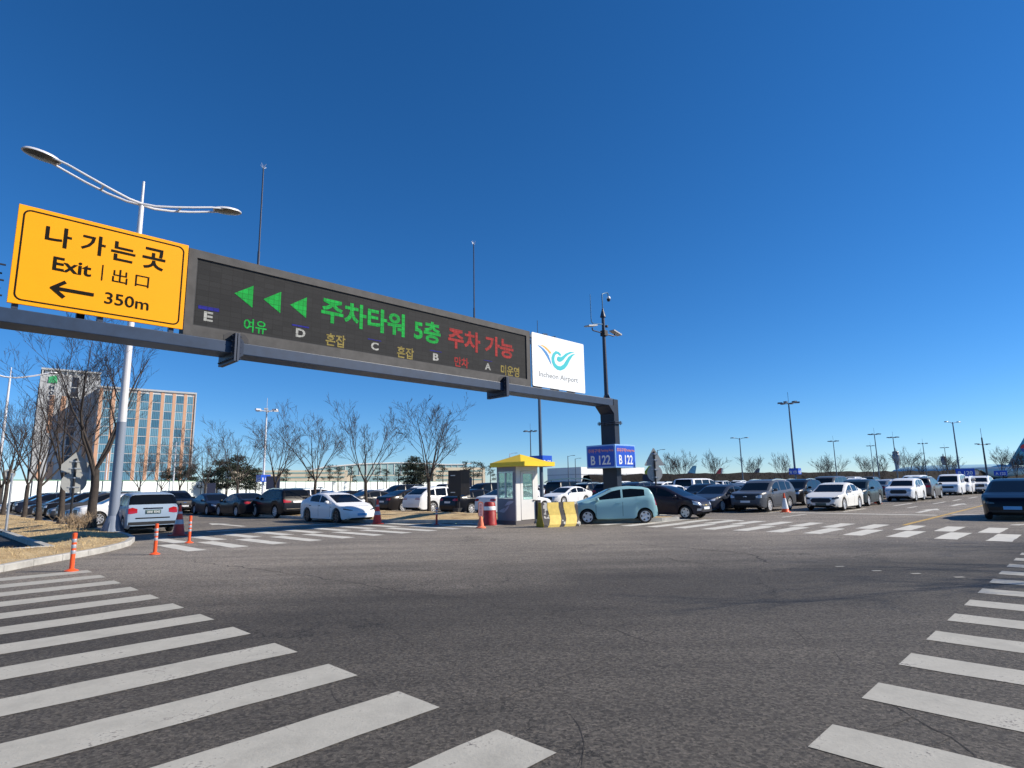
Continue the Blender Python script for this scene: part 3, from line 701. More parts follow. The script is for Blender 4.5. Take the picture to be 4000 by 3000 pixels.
# low electric saloon with smooth nose
sp = dict(L=4.72, W=1.85, R=.335, xf=1.46, xr=-1.415, gc=.15, lip=.10, fr=.26, ft=.95, rr=.16, tum=.33, top=[(2.36, .40), (2.34, .52), (2.24, .63), (2.0, .74), (1.5, .88), (1.22, .95), (.25, 1.33), (-.15, 1.415), (-.6, 1.44), (-1.1, 1.38), (-1.7, 1.18), (-2.1, 1.06), (-2.26, 1.0), (-2.33, .8), (-2.36, .55)],
  belt=[(1.3, .9), (.9, .91), (-1.3, 1.0), (-1.8, 1.03)], wins=[(-.18, .78), (-1.18, -.25)], xwb=1.2, xwt=.23, xrt=-.7, xrb=-1.85, rim=M_rimdark, wheel='plain', mir=(.78, 1.0, .98), wide_ws=0)
T['ev'] = car_type('electric_car', sp, two('headlight', 'F', [(.46, .595, .615), (.66, .60, .655), (.82, .64, .70)], M_lampdark, sub=4)+one('air_intake', 'F', [(-.62, .235, .255), (0, .225, .25), (.62, .235, .255)], M_trim, sub=5)+plate('F', .40, .25, M_plateblue, .06),
  two('tail_lamp', 'B', [(.4, .86, .90), (.8, .84, .94)], M_red)+plate('B', .66), handles([-.12, -1.05], .80, M_trim)+seams([-.22, .9], .28, .9)+one('side_camera', 'R', rect(1.0, 1.06, .73, .77), M_trim)+one('side_camera', 'L', rect(1.0, 1.06, .73, .77), M_trim))
# dark electric crossover facing us at the right edge
sp = dict(L=4.68, W=1.9, R=.36, xf=1.45, xr=-1.45, gc=.17, fr=.24, ft=.7, lip=.12, top=[(2.34, .5), (2.32, .74), (2.22, .84), (1.8, .94), (1.3, 1.02), (.3, 1.46), (-.1, 1.53), (-.6, 1.55), (-1.2, 1.49), (-1.9, 1.22), (-2.15, 1.08), (-2.3, .95), (-2.34, .55)],
  belt=[(1.3, .98), (-1.6, 1.06)], wins=[(-.2, .9), (-1.3, -.28)], xwb=1.28, xwt=.28, xrt=-1.15, xrb=-1.95, mir=(.85, 1.04, 1.05), mirmat=M_trim)
T['cross'] = car_type('electric_car', sp, two('headlight', 'F', [(.52, .62, .66), (.7, .62, .70), (.86, .64, .73)], M_lampdark, sub=4)+one('air_intake', 'F', [(-.7, .24, .36), (.7, .24, .36)], M_trim, sub=5)+plate('F', .47, .27, M_plateblue, .06), sal_rear, sx)
# tall wagon (people carrier) seen from behind
sp = dict(L=4.65, W=1.84, R=.345, xf=1.40, xr=-1.36, gc=.2, fr=.28, rr=.05, rt=.3, tum=.2, top=[(2.32, .5), (2.3, .78), (2.2, .9), (1.75, 1.0), (1.3, 1.06), (.45, 1.5), (.05, 1.6), (-.6, 1.64), (-1.5, 1.61), (-1.98, 1.56), (-2.08, 1.45), (-2.2, 1.1), (-2.27, 1.0), (-2.31, .8), (-2.32, .5)],
  belt=[(1.3, 1.0), (-1.0, 1.06), (-2.2, 1.10)], wins=[(-.2, .8), (-1.12, -.28), (-1.85, -1.2)], xwb=1.28, xwt=.43, xrt=-2.0, xrb=-2.2, wheel='plain', mir=(.78, 1.0, 1.1), wide_ws=0, wide_rw=1)
T['wagon'] = car_type('wagon_car', sp, two('headlight', 'F', [(.5, .68, .8), (.8, .7, .86)], M_lamp)+one('grille', 'F', rect(-.45, .45, .55, .75), M_trim, sub=5)+plate('F', .5),
  two('tail_lamp', 'B', [(.55, .83, .98), (.72, .80, 1.04), (.86, .80, 1.0)], M_red, sub=4)+plate('B', .86, .27, M_plategreen, .075)+one('chrome_strip', 'B', rect(-.34, .34, .975, 1.02), M_chrome, off=.02, m=1)+one('bumper_trim', 'B', rect(-.84, .84, .3, .48), M_trim, sub=6)+one('bumper_gap', 'B', rect(-.6, .6, .6, .645), M_under, m=1, sub=5),
  handles([-.1, -1.0], .92)+seams([-.24, .9], .35, 1.0)+trim_sides(-.85, .9, .22, .34))
# tall 4x4s
suv_top = [(2.4, .55), (2.38, .86), (2.3, .98), (1.9, 1.05), (1.35, 1.11), (.62, 1.52), (.25, 1.64), (-.4, 1.70), (-1.4, 1.67), (-1.95, 1.6), (-2.08, 1.5), (-2.28, 1.12), (-2.35, .98), (-2.39, .8), (-2.4, .55)]
sp = dict(L=4.8, W=1.9, R=.365, xf=1.47, xr=-1.34, gc=.22, lip=.16, fr=.2, ft=.6, rr=.07, rt=.35, tum=.23, top=suv_top, belt=[(1.35, 1.04), (-1.0, 1.09), (-2.0, 1.16)], wins=[(-.15, .85), (-1.08, -.23), (-1.75, -1.16)], xwb=1.33, xwt=.6, xrt=-1.98, xrb=-2.26, wheel='multi', mir=(.85, 1.03, 1.14))
suv_front = (two('headlight', 'F', [(.58, .76, .84), (.74, .74, .90), (.84, .76, .9)], M_lamp, sub=4)+one('grille', 'F', [(-.56, .70, .88), (-.48, .64, .92), (.48, .64, .92), (.56, .70, .88)], M_trim, sub=5)+one('bumper_trim', 'F', rect(-.84, .84, .28, .46), M_trim, sub=7)+one('emblem', 'F', rect(-.1, .1, .80, .84), M_chrome, off=.02)+plate('F', .56))
suv_rear = two('tail_lamp', 'B', [(.52, .92, 1.04), (.7, .90, 1.08), (.88, .90, 1.06)], M_red, sub=4)+plate('B', .88)+one('bumper_trim', 'B', rect(-.86, .86, .28, .46), M_trim, sub=6)
suvx = handles([-.05, -1.0], .95)+seams([-.19, .95], .35, 1.04)+trim_sides(-.93, 1.05, .24, .36)
rails = one('roof_rail', 'T', rect(-1.6, .2, .62, .655), M_chrome, off=.05, m=1, sub=10)+one('roof_rail', 'T', rect(-1.6, .2, -.655, -.62), M_chrome, off=.05, m=1, sub=10)
T['suv'] = car_type('suv_car', sp, suv_front, suv_rear, suvx+rails)
T['suv_lamp'] = car_type('suv_car', sp, suv_front, two('tail_lamp', 'B', [(.42, .90, .97), (.6, .88, 1.0), (.88, .88, 1.06)], M_red, sub=4)+one('number_plate', 'B', rect(-.3, .3, .86, .97), M_plate, off=.018)+one('bumper_trim', 'B', rect(-.86, .86, .3, .40), M_trim, sub=6)+one('chrome_strip', 'B', rect(-.7, .7, .5, .54), M_chrome, m=1), suvx+rails)
sp3 = dict(sp, top=[(2.4, .55), (2.38, .84), (2.3, .95), (1.9, 1.02), (1.35, 1.09), (.62, 1.48), (.25, 1.59), (-.3, 1.65), (-1.0, 1.62), (-1.55, 1.53), (-2.0, 1.27), (-2.25, 1.06), (-2.36, .95), (-2.39, .8), (-2.4, .55)], belt=[(1.35, 1.0), (-1.0, 1.05), (-2.0, 1.12)], wins=[(-.15, .85), (-1.08, -.23), (-1.55, -1.16)], xrt=-1.5, xrb=-2.12)
T['suv_slim'] = car_type('suv_car', sp3, suv_front, two('tail_lamp', 'B', [(.42, .93, .96), (.88, .93, .97)], M_red, sub=5, m=1)+two('tail_lamp', 'B', [(.42, .85, .88), (.88, .85, .89)], M_red, sub=5, m=1)+plate('B', .6)+one('bumper_trim', 'B', rect(-.8, .8, .28, .42), M_trim, sub=6), suvx)
# smaller 4x4
k = .92; sp2 = dict(sp); sp2.update(L=4.42, W=1.82, R=.34, xf=1.36, xr=-1.26, gc=.2, top=[(x*.921, z*.955) for x, z in suv_top], belt=[(1.25, 1.0), (-.9, 1.04), (-1.85, 1.1)], wins=[(-.14, .78), (-1.0, -.21), (-1.58, -1.06)], xwb=1.225, xwt=.553, xrt=-1.824, xrb=-2.08, mir=(.78, .99, 1.08))
T['smallsuv'] = car_type('suv_car', sp2, two('headlight', 'F', [(.48, .70, .78), (.68, .70, .84), (.80, .73, .85)], M_lamp, sub=4)+one('grille', 'F', [(-.5, .62, .76), (-.42, .56, .82), (.42, .56, .82), (.5, .62, .76)], M_trim, sub=5)+one('bumper_trim', 'F', rect(-.8, .8, .27, .42), M_trim, sub=7)+plate('F', .50),
   suv_rear[:2]+plate('B', .8)+one('bumper_trim', 'B', rect(-.8, .8, .28, .44), M_trim, sub=6), handles([-.05, -.95], .90)+seams([-.17, .88], .35, 1.0)+trim_sides(-.88, .97, .22, .34))
# van / large people carrier
sp = dict(L=5.15, W=1.95, R=.34, xf=1.6, xr=-1.45, gc=.2, fr=.2, ft=.6, rr=.08, rt=.3, tum=.16, top=[(2.57, .5), (2.55, .85), (2.45, 1.0), (2.0, 1.12), (1.75, 1.18), (.95, 1.74), (.6, 1.86), (0, 1.9), (-1.9, 1.9), (-2.35, 1.86), (-2.45, 1.7), (-2.52, 1.1), (-2.55, .8), (-2.57, .5)],
  belt=[(1.8, 1.08), (-2.4, 1.16)], wins=[(.2, 1.15), (-1.0, .12), (-2.2, -1.08)], xwb=1.73, xwt=.93, xrt=-2.37, xrb=-2.515, mir=(1.15, 1.06, 1.2), wheel='plain', lip=.13)
T['van'] = car_type('van', sp, two('headlight', 'F', [(.5, .72, .86), (.8, .74, .94)], M_lamp)+one('grille', 'F', rect(-.5, .5, .66, .84), M_trim, sub=5)+one('bumper_trim', 'F', rect(-.84, .84, .27, .42), M_trim, sub=6)+plate('F', .52), two('tail_lamp', 'B', rect(.8, .92, .8, 1.15), M_red)+plate('B', .8), handles([.25, -.9], .98)+seams([.16, -1.04], .3, 1.05))

WHITE, PEARL, BLACK, NAVY, GREY, SILVER, DGREY, MINT, PURPLE, ICE = (.80, .81, .82), (.76, .75, .71), (.010, .010, .012), (.012, .017, .035), (.085, .092, .105), (.42, .44, .47), (.045, .048, .055), (.29, .50, .53), (.020, .019, .032), (.29, .37, .47)
wg = put_car(T['wagon'], (-15.95, 26.1), 131, ICE, 'pale silver-white people carrier with red tail lamps, parked behind the grass verge, seen from behind', rename='wagon_car')
q = text_mb('20보 8242', -.225, .225, .815, .905, 0, .01, .004); q.v = [(y-2.345, -x, z) for x, y, z in q.v]
for o_ in list(wg.children):
    if o_.name.startswith('number_plate') and sum(v.co.x for v in o_.data.vertices) < 0: link('lettering', q.mesh('lettering', M_white), o_)
put_car(T['ev'], (-8.96, 30.8), 315.8, WHITE, 'white low electric saloon with dark wheels and blue front plate beside the zebra stripes')
put_car(T['hatch'], (4.14, 25.94), 180.5, MINT, 'mint green small hatchback parked at the kerb beside the yellow and black barrier')
put_car(T['suv_lamp'], (-14.35, 37.24), 136, BLACK, 'black 4x4 with bright red tail lamps and white plate behind the white electric saloon')
put_car(T['saloon'], (-17.69, 39.52), 136, (.016, .016, .02), 'black saloon seen from its left rear, just left of the black 4x4 with roof rails')
put_car(T['saloon'], (-21.3, 43.1), 313, NAVY, 'dark navy saloon facing right between the black 4x4 with front grille and another black saloon')
p = S(15.0, 51.2); put_car(T['suv'], p, 315, BLACK, 'black 4x4 facing the camera behind the right shoulder of the silver-white people carrier')
put_car(T['hatch'], (7.41, 28.85), 316, PURPLE, 'dark purple small hatchback with gold emblem, nose to the right, behind the mint hatchback')
put_car(T['saloon'], (11.74, 34.82), 226, (.028, .034, .05), 'dark blue-grey saloon facing the camera between purple hatchback and grey 4x4')
put_car(T['suv'], (13.85, 33.8), 225.5, GREY, 'grey 4x4 facing the camera with the white and orange cone standing by its flank')
put_car(T['suv'], (19.19, 41.0), 226, (.010, .010, .012), 'dark grey 4x4 facing the camera between the grey 4x4 and the white executive saloon')
put_car(T['exec'], (17.85, 33.9), 226.2, PEARL, 'pearl white executive saloon with wide black grille facing the camera')
put_car(T['smallsuv'], (21.7, 38.3), 226, (.026, .04, .048), 'dark teal-grey compact car with bright wheels right behind the white executive saloon')
put_car(T['smallsuv'], (28.4, 44.1), 226, WHITE, 'white compact 4x4 facing the camera with a broad dark grille beside the lane arrows')
put_car(T['suv'], (32.35, 48.0), 46, (.10, .10, .105), 'grey 4x4 seen from behind, just right of the white compact 4x4')
put_car(T['van'], (40.8, 56.6), 226, WHITE, 'white people carrier with dark grille under the blue parking sign B 120', cat='van')
put_car(T['suv'], (45.95, 59.8), 226, WHITE, 'white 4x4 just left of the dark electric crossover, facing the camera')
p = S(72.0, 10.2); put_car(T['suv'], p, 226, WHITE, 'white 4x4 half hidden behind the white people carrier under the sign')
put_car(T['cross'], (20.12, 24.39), 226.5, (.005, .005, .009), 'dark electric crossover with blue plate driving towards the camera at the right edge')
# row with its tails to the island
row = [('saloon', 24.5, WHITE, 'white saloon with red tail lamps seen just left of the guard booth'), ('saloon', 27.65, (.01, .011, .016), 'black saloon with red tail lamps behind the dark sign box on the island'), ('suv_slim', 31.3, WHITE, 'white 4x4 with thin double tail lamps behind the bare island tree'),
       ('saloon', 34.5, (.025, .022, .022), 'shiny dark brown-black saloon seen from behind, left of the white 4x4 with thin tail lamps'), ('saloon', 38.8, DGREY, 'dark grey saloon behind the island tree next to the tall orange cone')]
for k_, t_, c_, l_ in row: put_car(T[k_], S(25.0, t_), 45.5, c_, l_)
for i, (k_, c_, l_) in enumerate([('saloon', BLACK, 'black saloon parked deep in the row behind the white electric saloon'), ('saloon', WHITE, 'white saloon in the island row, behind the roof of the black 4x4'), ('suv', WHITE, 'white 4x4 in the island row, left of the lamp mast with blue sign'), ('saloon', SILVER, 'silver saloon in the island row behind dark saloons')]):
    put_car(T[k_], S(25.0, 42.0+i*2.9), 45.5, c_, l_)
# row along the left verge, noses to the trees
left = [('smallsuv', 37.2, WHITE, 'white compact 4x4 with black cladding between the nearest tree and the tall lamp post'), ('saloon', 40.9, (.20, .22, .25), 'grey saloon with bright mirror behind the nearest verge tree'), ('suv', 43.6, DGREY, 'dark grey 4x4 behind the round sign plate on the verge'), ('saloon', 46.3, (.07, .075, .09), 'dark grey saloon behind the second verge tree'),
        ('suv', 49.1, BLACK, 'black 4x4 between the second and third verge trees'), ('saloon', 51.9, BLACK, 'black saloon between the second and third verge trees'), ('saloon', 57.0, (.02, .022, .03), 'black saloon behind the third verge tree'), ('suv', 62.6, NAVY, 'dark navy 4x4 with roof box rack behind the fourth verge tree'), ('suv', 66.5, BLACK, 'black 4x4 at the far left beyond the verge trees'), ('saloon', 72., WHITE, 'white saloon at the far left end of the verge row')]
for k_, t_, c_, l_ in left: put_car(T[k_], S(8.55 if t_ < 38 else 9.0, t_), 225.5, c_, l_)
# cars further back, too small to show parts
put_car(T['saloon'], (4.33, 49.5), 226, WHITE, 'white saloon facing the camera between the booth and the gantry column')
put_car(T['van'], S(44.5, 23.2), 45.5, WHITE, 'white van with black rear window standing behind the dark blue-grey saloon', cat='van')
cols_ = [WHITE]*9+[PEARL]*3+[BLACK]*5+[DGREY]*3+[GREY]*2+[SILVER]*2+[NAVY]*1
nm_ = {WHITE: 'white', PEARL: 'pearl white', BLACK: 'black', DGREY: 'dark grey', GREY: 'grey', SILVER: 'silver', NAVY: 'navy'}
kinds = ['saloon', 'saloon', 'suv', 'suv', 'smallsuv', 'van', 'ev', 'hatch']; kn = {'saloon': 'saloon', 'suv': '4x4', 'smallsuv': 'compact 4x4', 'van': 'van', 'ev': 'low saloon', 'hatch': 'hatchback'}
RC = random.Random(21)
rows = [(38.0, 225.5, 17, 64, 'second'), (43.6, 45.5, 14.6, 66, 'third'), (55.5, 225.5, 14.4, 70, 'fourth'), (61.2, 45.5, 14.4, 70, 'fifth'), (73.5, 225.5, 14.4, 60, 'sixth'), (92, 45.5, 14, 60, 'seventh'), (110, 45.5, 14, 50, 'eighth'), (60, 225.5, -12, -2, 'right-hand'), (76, 225.5, -14, 2, 'right-hand rear')]
for s_, a_, t0, t1, nr in rows:
    t_ = t0
    while t_ < t1:
        pos = S(s_+RC.uniform(-.25, .25), t_); kk = RC.choice(kinds); cc = RC.choice(cols_); t_ += RC.choice((2.6, 2.6, 2.7, 2.8, 5.2))
        if any((pos-Vector((x, y, 0))).length < 4.6 for x, y in ((4.33, 49.5), (19.19, 41), (S(44.5, 23.2).x, S(44.5, 23.2).y))): continue
        b = math.degrees(atan2(pos.x, pos.y))
        if abs(b) > 42: continue
        where = 'left of the island trees' if b < -24 else 'behind the island trees' if b < -7 else 'behind the guard booth' if b < 2 else 'behind the gantry column' if b < 10 else 'behind the purple hatchback' if b < 17 else 'behind the grey 4x4' if b < 24 else 'behind the white executive saloon' if b < 30 else 'beyond the lane arrows'
        ln = '%s %s in the %s row of the car park, %s' % (nm_[cc], kn[kk], nr, where)
        put_car(T[kk], pos, a_+RC.uniform(-1, 1), cc, ln, 'cars in the far rows of the car park: '+ln, parts=False, cat='van' if kk == 'van' else 'car')
# ------------------------------------------------------------------ gantry across the road, with its boards
GC = S(25.57, 18.28)
def emis(name, col, k=1.0):                                 # LED modules of slightly uneven brightness
    if name in MATS: return MATS[name]
    m = mat(name, (.01, .01, .01), .7, emit=col, estr=k, spec=.08); t = m.node_tree; b = t.nodes['Principled BSDF']; L = t.links.new
    tc = _n(t, 'ShaderNodeTexCoord'); mp = _n(t, 'ShaderNodeMapping'); mp.inputs['Rotation'].default_value = (radians(-90), 0, 0); L(tc.outputs['Object'], mp.inputs[0])
    br = _n(t, 'ShaderNodeTexBrick', offset=0., squash=1., Scale=1.); br.inputs['Color1'].default_value = (1, 1, 1, 1); br.inputs['Color2'].default_value = (.72, .72, .72, 1); br.inputs['Mortar'].default_value = (.45, .45, .45, 1); br.inputs['Mortar Size'].default_value = .008; br.inputs['Brick Width'].default_value = .16; br.inputs['Row Height'].default_value = .16; L(mp.outputs[0], br.inputs['Vector'])
    b2 = _n(t, 'ShaderNodeTexBrick', offset=0., squash=1., Scale=1.); b2.inputs['Color1'].default_value = (1.25, 1.25, 1.25, 1); b2.inputs['Color2'].default_value = (1.1, 1.1, 1.1, 1); b2.inputs['Mortar'].default_value = (.35, .35, .35, 1); b2.inputs['Mortar Size'].default_value = .005; b2.inputs['Brick Width'].default_value = .025; b2.inputs['Row Height'].default_value = .025; L(mp.outputs[0], b2.inputs['Vector'])
    mm = _n(t, 'ShaderNodeMix', data_type='RGBA', blend_type='MULTIPLY'); mm.inputs['Factor'].default_value = 1; L(br.outputs[0], mm.inputs['A']); L(b2.outputs[0], mm.inputs['B'])
    m2 = _n(t, 'ShaderNodeMix', data_type='RGBA', blend_type='MULTIPLY'); m2.inputs['Factor'].default_value = 1; m2.inputs['A'].default_value = c4(col); L(mm.outputs['Result'], m2.inputs['B']); L(m2.outputs['Result'], b.inputs['Emission Color']); return m
LG, LR_, LY, LW_, LB = emis('led_green', (.010, .52, .08), 1.1), emis('led_red', (.50, .05, .05), 1.1), emis('led_amber', (.42, .33, .10), 1.05), emis('led_white', (.62, .62, .60), 1.05), emis('led_blue', (.03, .035, .50), .8)
def onplane(u, v, y=-.4):                                    # where a line of sight meets the plane of the boards (local x, z)
    d = (u-2000)/FPX*RT - (v-1500)/FPX*UP + FW
    n = -E2; o = GC+n*(-y); k = o.dot(n)/d.dot(n); p = d*k
    return ((p-o).dot(E1), p.z+EYE)
M_col = mat('column_shaded', (.009, .016, .032), .45, var=.2, vscale=2., spec=.4)  # gantry steel darkened, the column's shaded side put into the colour
g = thing('sign_gantry', GC, GA, 'steel blue gantry spanning the road on a dark square column, carrying the boards', 'gantry')
mb = MB(); mb.bx(-33, .1, -.42, .42, 5.62, 5.97); mb.build('beam', M_steel, g, bevel=.02)
mb = MB()                                                    # chamfered knee and column (x-z outline, depth along y)
panel(mb, [(.10, 5.97), (.50, 5.97), (.50, 0), (.10, 0), (.10, 5.22), (-.32, 5.612), (-.32, 5.62), (.098, 5.62)][::-1], -.44, .44)
mb.build('column', M_col, g, bevel=.015)
mb = MB(); mb.bx(-33.4, -33.0, -.44, .44, 0, 5.97); mb.build('column', M_steel, g, bevel=.015)
mb = MB(); mb.bx(-.02, .62, -.56, .56, 4.68, 4.72); mb.bx(-.02, .62, -.56, .56, 4.76, 4.80)
for i in range(5):
    for x in (.02, .58): mb.lathe([(.022, 4.63), (.022, 4.85)], 6, 0, True, Matrix.Translation((x, -.48+.24*i, 0)))
mb.build('column_flange', M_poledark, g)
mb = MB(); mb.bx(-.25, .85, -.75, .75, .1, .16); mb.build('base_plate', M_poledark, g)
for x in (-18.95, -7.75):                                    # bolted joints of the beam
    mb = MB(); mb.bx(x-.17, x-.11, -.62, .62, 5.36, 6.2); mb.bx(x-.09, x-.03, -.62, .62, 5.36, 6.2)
    for z in (5.45, 5.62, 5.8, 5.97, 6.12):
        for y in (-.54,): mb.tube([(x-.24, y, z), (x+.05, y, z)], .022, 6)
    for k in range(7): mb.tube([(x-.24, -.5+k*.16, 5.44), (x+.05, -.5+k*.16, 5.44)], .022, 6)
    mb.add([(x-.03, -.6, 6.1), (x-.03, -.44, 6.1), (x-.03, -.44, 5.55), (x-.03, -.6, 5.45), (x+.16, -.44, 6.0), (x+.16, -.44, 5.6)], [(0, 3, 2, 1), (0, 4, 5, 3), (1, 2, 5, 4)])
    mb.build('beam_joint', M_poledark, g, bevel=.006)
mb = MB()
for z in (6.25, 6.62, 7.0): 
    mb.tube([(-32.5, -.36, z), (-24.35, -.36, z)], .022, 6); mb.tube([(-32.5, .4, z), (-24.35, .4, z)], .022, 6)
for i in range(6): mb.tube([(-32.5+i*1.6, -.36, 5.97), (-32.5+i*1.6, -.36, 7.02)], .02, 6); mb.tube([(-32.5+i*1.6, .4, 5.97), (-32.5+i*1.6, .4, 7.02)], .02, 6)
mb.build('railing', M_poledark, g)
# parking area box round the column
bxs = thing('parking_area_sign', GC+E1*.28+Vector((0, 0, 2.41)), GA, 'bright blue four-sided parking area sign B 122 wrapped round the gantry column', 'sign')
M_blue = mat('sign_blue', (.006, .075, .52), .4, var=.05, vscale=1); M_bluerim = mat('sign_blue_rim', (.22, .42, .80), .4); M_pink = mat('faded_red_letters', (.62, .26, .27), .5, var=.35, vscale=14)
mb = MB(); a = .90; mb.bx(-a, a, -a, a, 0, 1.17); mb.build('box', M_bluerim, bxs, bevel=.015)
for k in range(4):
    Tm = Matrix.Rotation(k*pi/2, 4, 'Z')
    m1 = MB(); panel(m1, rrect(-a+.07, a-.07, .07, 1.10, .08), -a-.008, -a+.02); m1.v = [tuple(Tm @ Vector(p)) for p in m1.v]; m1.build('face', M_blue, bxs)
    m2 = text_mb('B 122', -.62, .60, .17, .64, -a-.008, .018); m2.v = [tuple(Tm @ Vector(p)) for p in m2.v]; m2.build('lettering', M_white, bxs)
    m3 = text_mb('주차구역', -.78, -.02, .77, .98, -a-.008, .02); merge(m3, text_mb('Parking Area', .04, .80, .78, .95, -a-.008, .012)); m3.v = [tuple(Tm @ Vector(p)) for p in m3.v]; m3.build('lettering', M_pink, bxs)
# camera mast on the knee of the gantry
cm = thing('camera_mast', GC+E1*(.12)+Vector((0, 0, 5.972)), GA, 'dark mast with dome camera, two floodlights and a whip aerial on top of the gantry', 'camera mast')
mb = MB(); mb.tube([(0, 0, 0), (0, 0, 4.5)], [.115, .085], 14); mb.tube([(0, 0, 4.5), (0, 0, 4.62), (0, 0, 5.0)], [.16, .13, .03], 12); mb.box((0, 0, .03), (.5, .5, .06))
for k in range(4): mb.add([tuple(Matrix.Rotation(k*pi/2, 3, 'Z') @ Vector(p)) for p in ((.1, -.012, .06), (.24, -.012, .06), (.1, -.012, .36), (.1, .012, .06), (.24, .012, .06), (.1, .012, .36))], [(0, 1, 2), (5, 4, 3), (1, 4, 5, 2)])
mb.build('mast', M_poledark, cm)
mb = MB(); mb.tube([(0, 0, 4.9), (0, 0, 5.72), (.04, 0, 5.82), (.45, 0, 5.98), (.56, 0, 5.96), (.6, 0, 5.78)], .032, 8); mb.build('camera_arm', mat('mast_blue', (.05, .14, .24), .4, .2), cm)
d = MB(); d.lathe([(0, 5.50), (.07, 5.52), (.1, 5.60), (.1, 5.66)], 14, 0, True, Matrix.Translation((.6, 0, 0))); dc = d.build('dome_camera', M_black, cm)
d = MB(); d.lathe([(.105, 5.655), (.11, 5.70), (.07, 5.79), (0, 5.80)], 14, 0, True, Matrix.Translation((.6, 0, 0))); d.build('housing', M_white, dc)
mb = MB(); mb.tube([(0, 0, 4.1), (-.9, 0, 3.98), (-1.05, 0, 4.05), (-1.07, 0, 4.25), (-1.07, 0, 5.55)], [.025, .025, .025, .022, .015], 8); mb.build('aerial', mat('mast_blue', (0, 0, 0)), cm)
for s in (-1, 1):
    mb = MB(); mb.tube([(0, 0, 3.6), (s*.95, 0, 3.6), (s*1.0, 0, 3.66), (s*1.0, 0, 3.74)], .035, 8); fl = mb.build('lamp_arm', M_poledark, cm)
    mb = MB(); mb.box((0, 0, 0), (.75, .34, .07), 0, 0, Matrix.Translation((s*1.12, 0, 3.82)) @ Matrix.Rotation(s*.2, 4, 'Y')); mb.build('floodlight', mat('lamp_grey', (.42, .41, .40), .5), fl, bevel=.01)
mb = MB(); mb.box((0, -.02, 3.6), (.28, .3, .3)); mb.box((.16, -.1, 4.0), (.12, .12, .12)); mb.build('junction_box', M_black, cm, bevel=.01)

# yellow exit sign
ex = thing('exit_sign', GC, GA, 'large orange-yellow exit sign with arrow and 350m at the left end of the gantry', 'sign')
M_exit = mat('sign_yellow', (.88, .36, .0), .6, var=.03, vscale=1, spec=.2)
X0, X1, Z0, Z1 = -24.26, -20.49, 6.085, 8.55
mb = MB(); mb.bx(X0, X1, -.47, -.41, Z0, Z1); mb.build('panel', M_exit, ex, bevel=.008)
mb = MB(); ring(mb, rrect(X0+.10, X1-.10, Z0+.09, Z1-.09, .16), rrect(X0+.135, X1-.135, Z0+.125, Z1-.125, .13), -.476, -.465); mb.build('border', M_text, ex)
mb = MB()
def stroke(pts, w): 
    for (x0, z0), (x1, z1) in zip(pts, pts[1:]):
        d_ = Vector((x1-x0, z1-z0)).normalized(); n_ = Vector((-d_.y, d_.x))*w/2; P = [(x0+n_.x, z0+n_.y), (x1+n_.x, z1+n_.y), (x1-n_.x, z1-n_.y), (x0-n_.x, z0-n_.y)]
        panel(mb, P[::-1], -.482-R.random()*.001, -.465)
for ch, x0, x1, z0, z1 in (('나', -23.70, -23.17, 7.68, 8.20), ('가', -22.97, -22.45, 7.68, 8.20), ('는', -22.32, -21.77, 7.66, 8.18), ('곳', -21.60, -21.05, 7.62, 8.22)):
    merge(mb, text_mb(ch, x0, x1, z0, z1, -.469, .018))
merge(mb, text_mb('Exit', -23.49, -22.70, 7.07, 7.42, -.469, .018)); merge(mb, text_mb('出', -22.24, -21.90, 7.05, 7.42, -.469, .0)); merge(mb, text_mb('口', -21.72, -21.40, 7.07, 7.38, -.469, .0))
merge(mb, text_mb('350m', -22.36, -21.36, 6.45, 6.76, -.469, .008)); mb.build('lettering', M_text, ex)
mb = MB(); stroke([(-22.465, 7.04), (-22.465, 7.46)], .025); stroke([(-22.60, 6.62), (-23.43, 6.62)], .085); stroke([(-23.20, 6.82), (-23.47, 6.60)], .085); stroke([(-23.20, 6.42), (-23.47, 6.64)], .085); mb.build('arrow', M_text, ex)
mb = MB()
for x in (-24.1, -22.4, -20.75): mb.bx(x-.06, x+.06, -.40, -.26, 5.975, 8.2)
mb.bx(-24.1, -20.6, -.405, -.33, 6.4, 6.5); mb.bx(-24.1, -20.6, -.405, -.33, 7.9, 8.0); mb.build('support_frame', M_poledark, ex)
# the back of a second board facing the other way
rb = thing('road_sign', GC, GA, 'pale back edge of a second sign peeping out behind the yellow exit sign', 'sign')
mb = MB(); mb.bx(-22.74, -19.0, .44, .49, 7.12, 8.02); mb.build('panel', M_white, rb); mb = MB()
for x in (-22.72, -19.6): mb.bx(x-.08, x+.1, .30, .435, 5.975, 7.9)
mb.build('support_frame', M_poledark, rb)
mb = MB(); mb.prism([(-22.70, 7.55), (-22.62, 7.52), (-22.62, 7.62), (-22.68, 7.6)], .40, .438, 0, Matrix(((1, 0, 0, 0), (0, 0, 1, 0), (0, 1, 0, 0), (0, 0, 0, 1)))); mb.build('clip', M_steeldk, rb)

